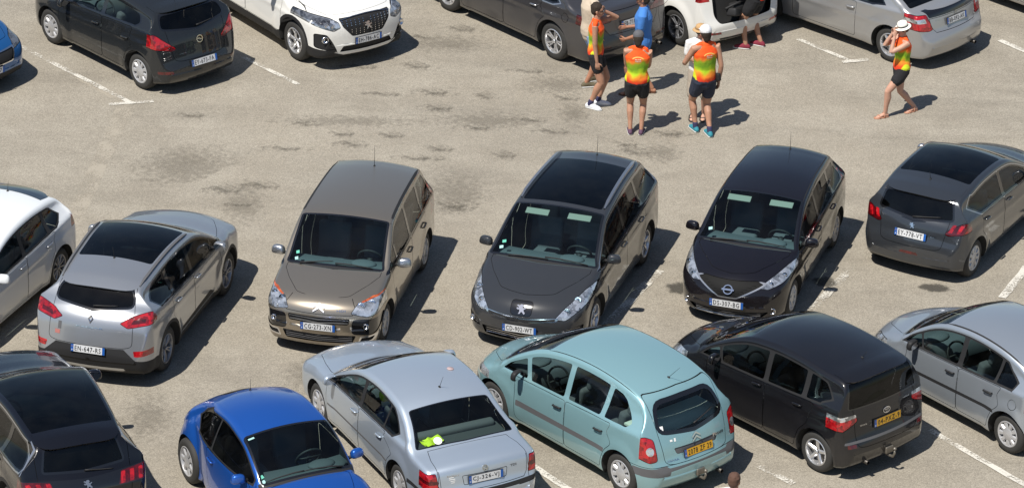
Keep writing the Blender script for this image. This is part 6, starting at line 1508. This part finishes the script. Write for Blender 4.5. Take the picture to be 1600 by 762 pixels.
def lines():
    W = worn_paint('line_paint', .79); WF = worn_paint('line_paint_faded', .90); WM = worn_paint('line_paint_half', .85)
    S = [((30, 72), (205, 162), .10, WM), ((170, 164), (240, 159), .10, W), ((368, 84), (466, 133), .09, WM), ((1247, 62), (1330, 97), .10, WM), ((1316, 98), (1357, 94), .11, W),
         ((1562, 64), (1640, 98), .12, W), ((945, 512), (1030, 423), .16, WM), ((1566, 466), (1640, 372), .13, W), ((1452, 672), (1640, 780), .11, W), ((1185, 728), (1240, 756), .12, WF),
         ((832, 728), (930, 792), .12, W), ((-60, 22), (30, 72), .1, WM), ((1265, 488), (1330, 420), .14, WF)]
    J = worn_paint('asphalt_joint', .80); J.node_tree.nodes['Principled BSDF'].inputs['Base Color'].default_value = (.37, .33, .265, 1); S += [((196, 168), (112, 350), .30, J), ((200, 165), (112, 115), .12, J)]
    for i_, (a, b, w, m) in enumerate(S):
        p, q = ground_pt(*a), ground_pt(*b); d = (q-p).normalized(); c = Vector((-d.y, d.x, 0))*w/2; mid = (p+q)/2; n = 12; v = []; rr = random.Random(int(a[0]))
        for k in range(n+1):
            x = p.lerp(q, k/n)-mid; v += [x-c*rr.uniform(.85, 1.1), x+c*rr.uniform(.85, 1.1)]
        o = mkobj('painted_line', v, [[2*k, 2*k+2, 2*k+3, 2*k+1] for k in range(n)], m, None, False); o.location = (mid.x, mid.y, .0112+.0004*i_ if m is not J else .0006+.0005*(i_ % 2)); tag(o, kind='structure')
ZC = [.0016]
def patch(u, v, rx, ry, m, name, seed, rot=0, dens=1):
    """oil stains and bitumen patches: irregular flat sheets with a worn edge"""
    rr = random.Random(seed); c = ground_pt(u, v); n = 40; ph = [rr.uniform(0, 6.3) for _ in range(5)]; vs_ = [(0, 0, 0)]
    for k in range(n):
        a = 2*pi*k/n; r = 1+.18*sin(2*a+ph[0])+.12*sin(3*a+ph[1])+.10*sin(5*a+ph[2])+.06*sin(9*a+ph[3]); x, y = rx*r*cos(a), ry*r*sin(a); vs_.append((x*cos(rot)-y*sin(rot), x*sin(rot)+y*cos(rot), 0))
    o = mkobj(name, vs_, [[0, k+1, (k+1) % n+1] for k in range(n)], m, None, False); ZC[0] += .0002; o.location = (c.x, c.y, ZC[0]); tag(o, kind='structure')
def stainmat(name, col, amount, soft=.10, sc=6.0, power=.75, gw=.55):
    m = bpy.data.materials.new(name); m.use_nodes = True; p = m.node_tree.nodes['Principled BSDF']; p.inputs['Base Color'].default_value = (*col, 1); p.inputs['Roughness'].default_value = .9
    tc = N(m, 'ShaderNodeTexCoord'); a = N(m, 'ShaderNodeTexNoise', Scale=sc, Detail=8.0, Roughness=.75); L(m, tc.outputs['Object'], a.inputs['Vector'])
    gd = N(m, 'ShaderNodeSeparateXYZ'); gr = N(m, 'ShaderNodeTexGradient'); gr.gradient_type = 'SPHERICAL'
    mp = N(m, 'ShaderNodeMapping'); mp.inputs['Location'].default_value = (-1, -1, 0); mp.inputs['Scale'].default_value = (2, 2, 0); L(m, tc.outputs['Generated'], mp.inputs['Vector']); L(m, mp.outputs[0], gr.inputs['Vector'])
    s = N(m, 'ShaderNodeMath', operation='MULTIPLY_ADD'); L(m, gr.outputs['Fac'], s.inputs[0]); s.inputs[1].default_value = gw; L(m, a.outputs['Fac'], s.inputs[2])
    r = ramp(m, s.outputs[0], [(amount-soft, 0.0), (amount+soft, power)]); L(m, r, p.inputs['Alpha']); return m
def stains():
    W = stainmat('worn_bitumen', (.13, .115, .09), 1.03, .22, 8.0, .26); O = stainmat('oil', (.06, .055, .045), .68, .10, 5.0, .7); Lt = stainmat('pale_scuff', (.42, .38, .31), .95, .2, 3.0, .5)
    for i, (u, v, rx, ry) in enumerate([(560, 190, 2.4, .7), (740, 190, 2.0, .8), (700, 70, 1.8, .7), (860, 130, 1.6, .7), (300, 250, 2.4, .8), (700, 300, 1.6, 1.0), (1030, 235, 1.2, .6), (380, 330, 1.6, .8), (230, 640, 1.6, .9), (900, 180, 1.2, .5), (480, 590, 1.4, .5)]): patch(u, v, rx, ry, W, 'asphalt_wear', i*3+1, rot=.2*i)
    D = stainmat('bitumen_streak', (.085, .075, .058), .86, .12, 7.0, .55, .38); rr = random.Random(21)
    for u, v in [(680, 143), (530, 205), (470, 195), (645, 243), (785, 243), (440, 235), (370, 320), (705, 320), (690, 168), (735, 200), (600, 150), (560, 225), (830, 190), (660, 60), (720, 45), (640, 100), (880, 150), (560, 105), (1000, 240), (970, 225), (1040, 205), (900, 240), (350, 300), (420, 290), (820, 110), (870, 210), (300, 180), (690, 230), (760, 150), (615, 210)]:
        patch(u+rr.uniform(-8, 8), v+rr.uniform(-4, 4), rr.uniform(.4, 1.2), rr.uniform(.18, .45), D, 'asphalt_wear', rr.randint(0, 9999), rot=rr.uniform(-.1, .5))
    patch(1462, 450, .30, .16, O, 'oil_stain', 5); patch(1290, 440, .25, .2, O, 'oil_stain', 6); patch(1060, 450, .2, .3, O, 'oil_stain', 8)
    for i, (u, v, rx, ry) in enumerate([] and [(130, 250, 1.2, 2.5), (900, 300, .8, 2), (1250, 190, 2.0, 1.0), (560, 150, 2.2, .8), (700, 480, .8, 1.2)]): patch(u, v, rx, ry, Lt, 'asphalt_wear', 60+i)
# ------------------------------------------------------------------ build
CARS = 'cars parked in the car park'
LOC = {}
def place(n, x, y, deg): LOC[n] = ((x, y, 0), radians(deg))
for n, x, y, d in [('kadjar', -5.51, 60.57, 74.4), ('c3p', -2.41, 61.49, -101.9), ('p5008', .80, 61.87, -107.2), ('note', 3.84, 62.62, -107.7), ('p208', 7.01, 64.28, 61.4), ('passat', -1.34, 56.58, 117.0), ('xp', 1.29, 57.11, 130.2),
    ('verso', 4.02, 57.78, 131.8), ('corsa', -6.52, 70.93, 131.6), ('optima', .42, 72.54, 131.4), ('beetle', -3.17, 54.87, -62.8), ('merc', 5.98, 72.58, 137), ('w3008', -3.77, 72.30, -54.8), ('b3008', -6.50, 55.68, 113.1),
    ('c4p', 2.6, 73.3, 128), ('c3', 6.89, 58.39, 128.8), ('c4w', -8.15, 60.86, -112), ('blue', -10.15, 70.49, -45)]: place(n, x, y, d)
_p = ground_pt(1574, 17); LOC['edge'] = ((_p.x+.85*.70, _p.y+.85*.714, 0), radians(135))
ground(); lines(); stains()
import time as _t
_t0 = _t.time()
build_c3p(); build_5008(); build_note(); build_208(); build_kadjar(); build_beetle(); build_passat(); build_xpic(); build_verso(); build_c3(); build_corsa(); build_sedan(); build_c4p(); build_merc(); build_c4(); build_blue(); build_edge()
build_3008(True, 'white crossover with studded grille facing the viewer', LOC['w3008'], paint('paint_pearl_white', (.74, .73, .69), 0, .38, dust=.06), 'EH-786-AC')
build_3008(False, 'black crossover with black glass roof in the bottom left corner', LOC['b3008'], paint('paint_black', (.005, .005, .007), .2, .22, dust=.015))
print('cars', _t.time()-_t0)
build_people()
print('people', _t.time()-_t0)
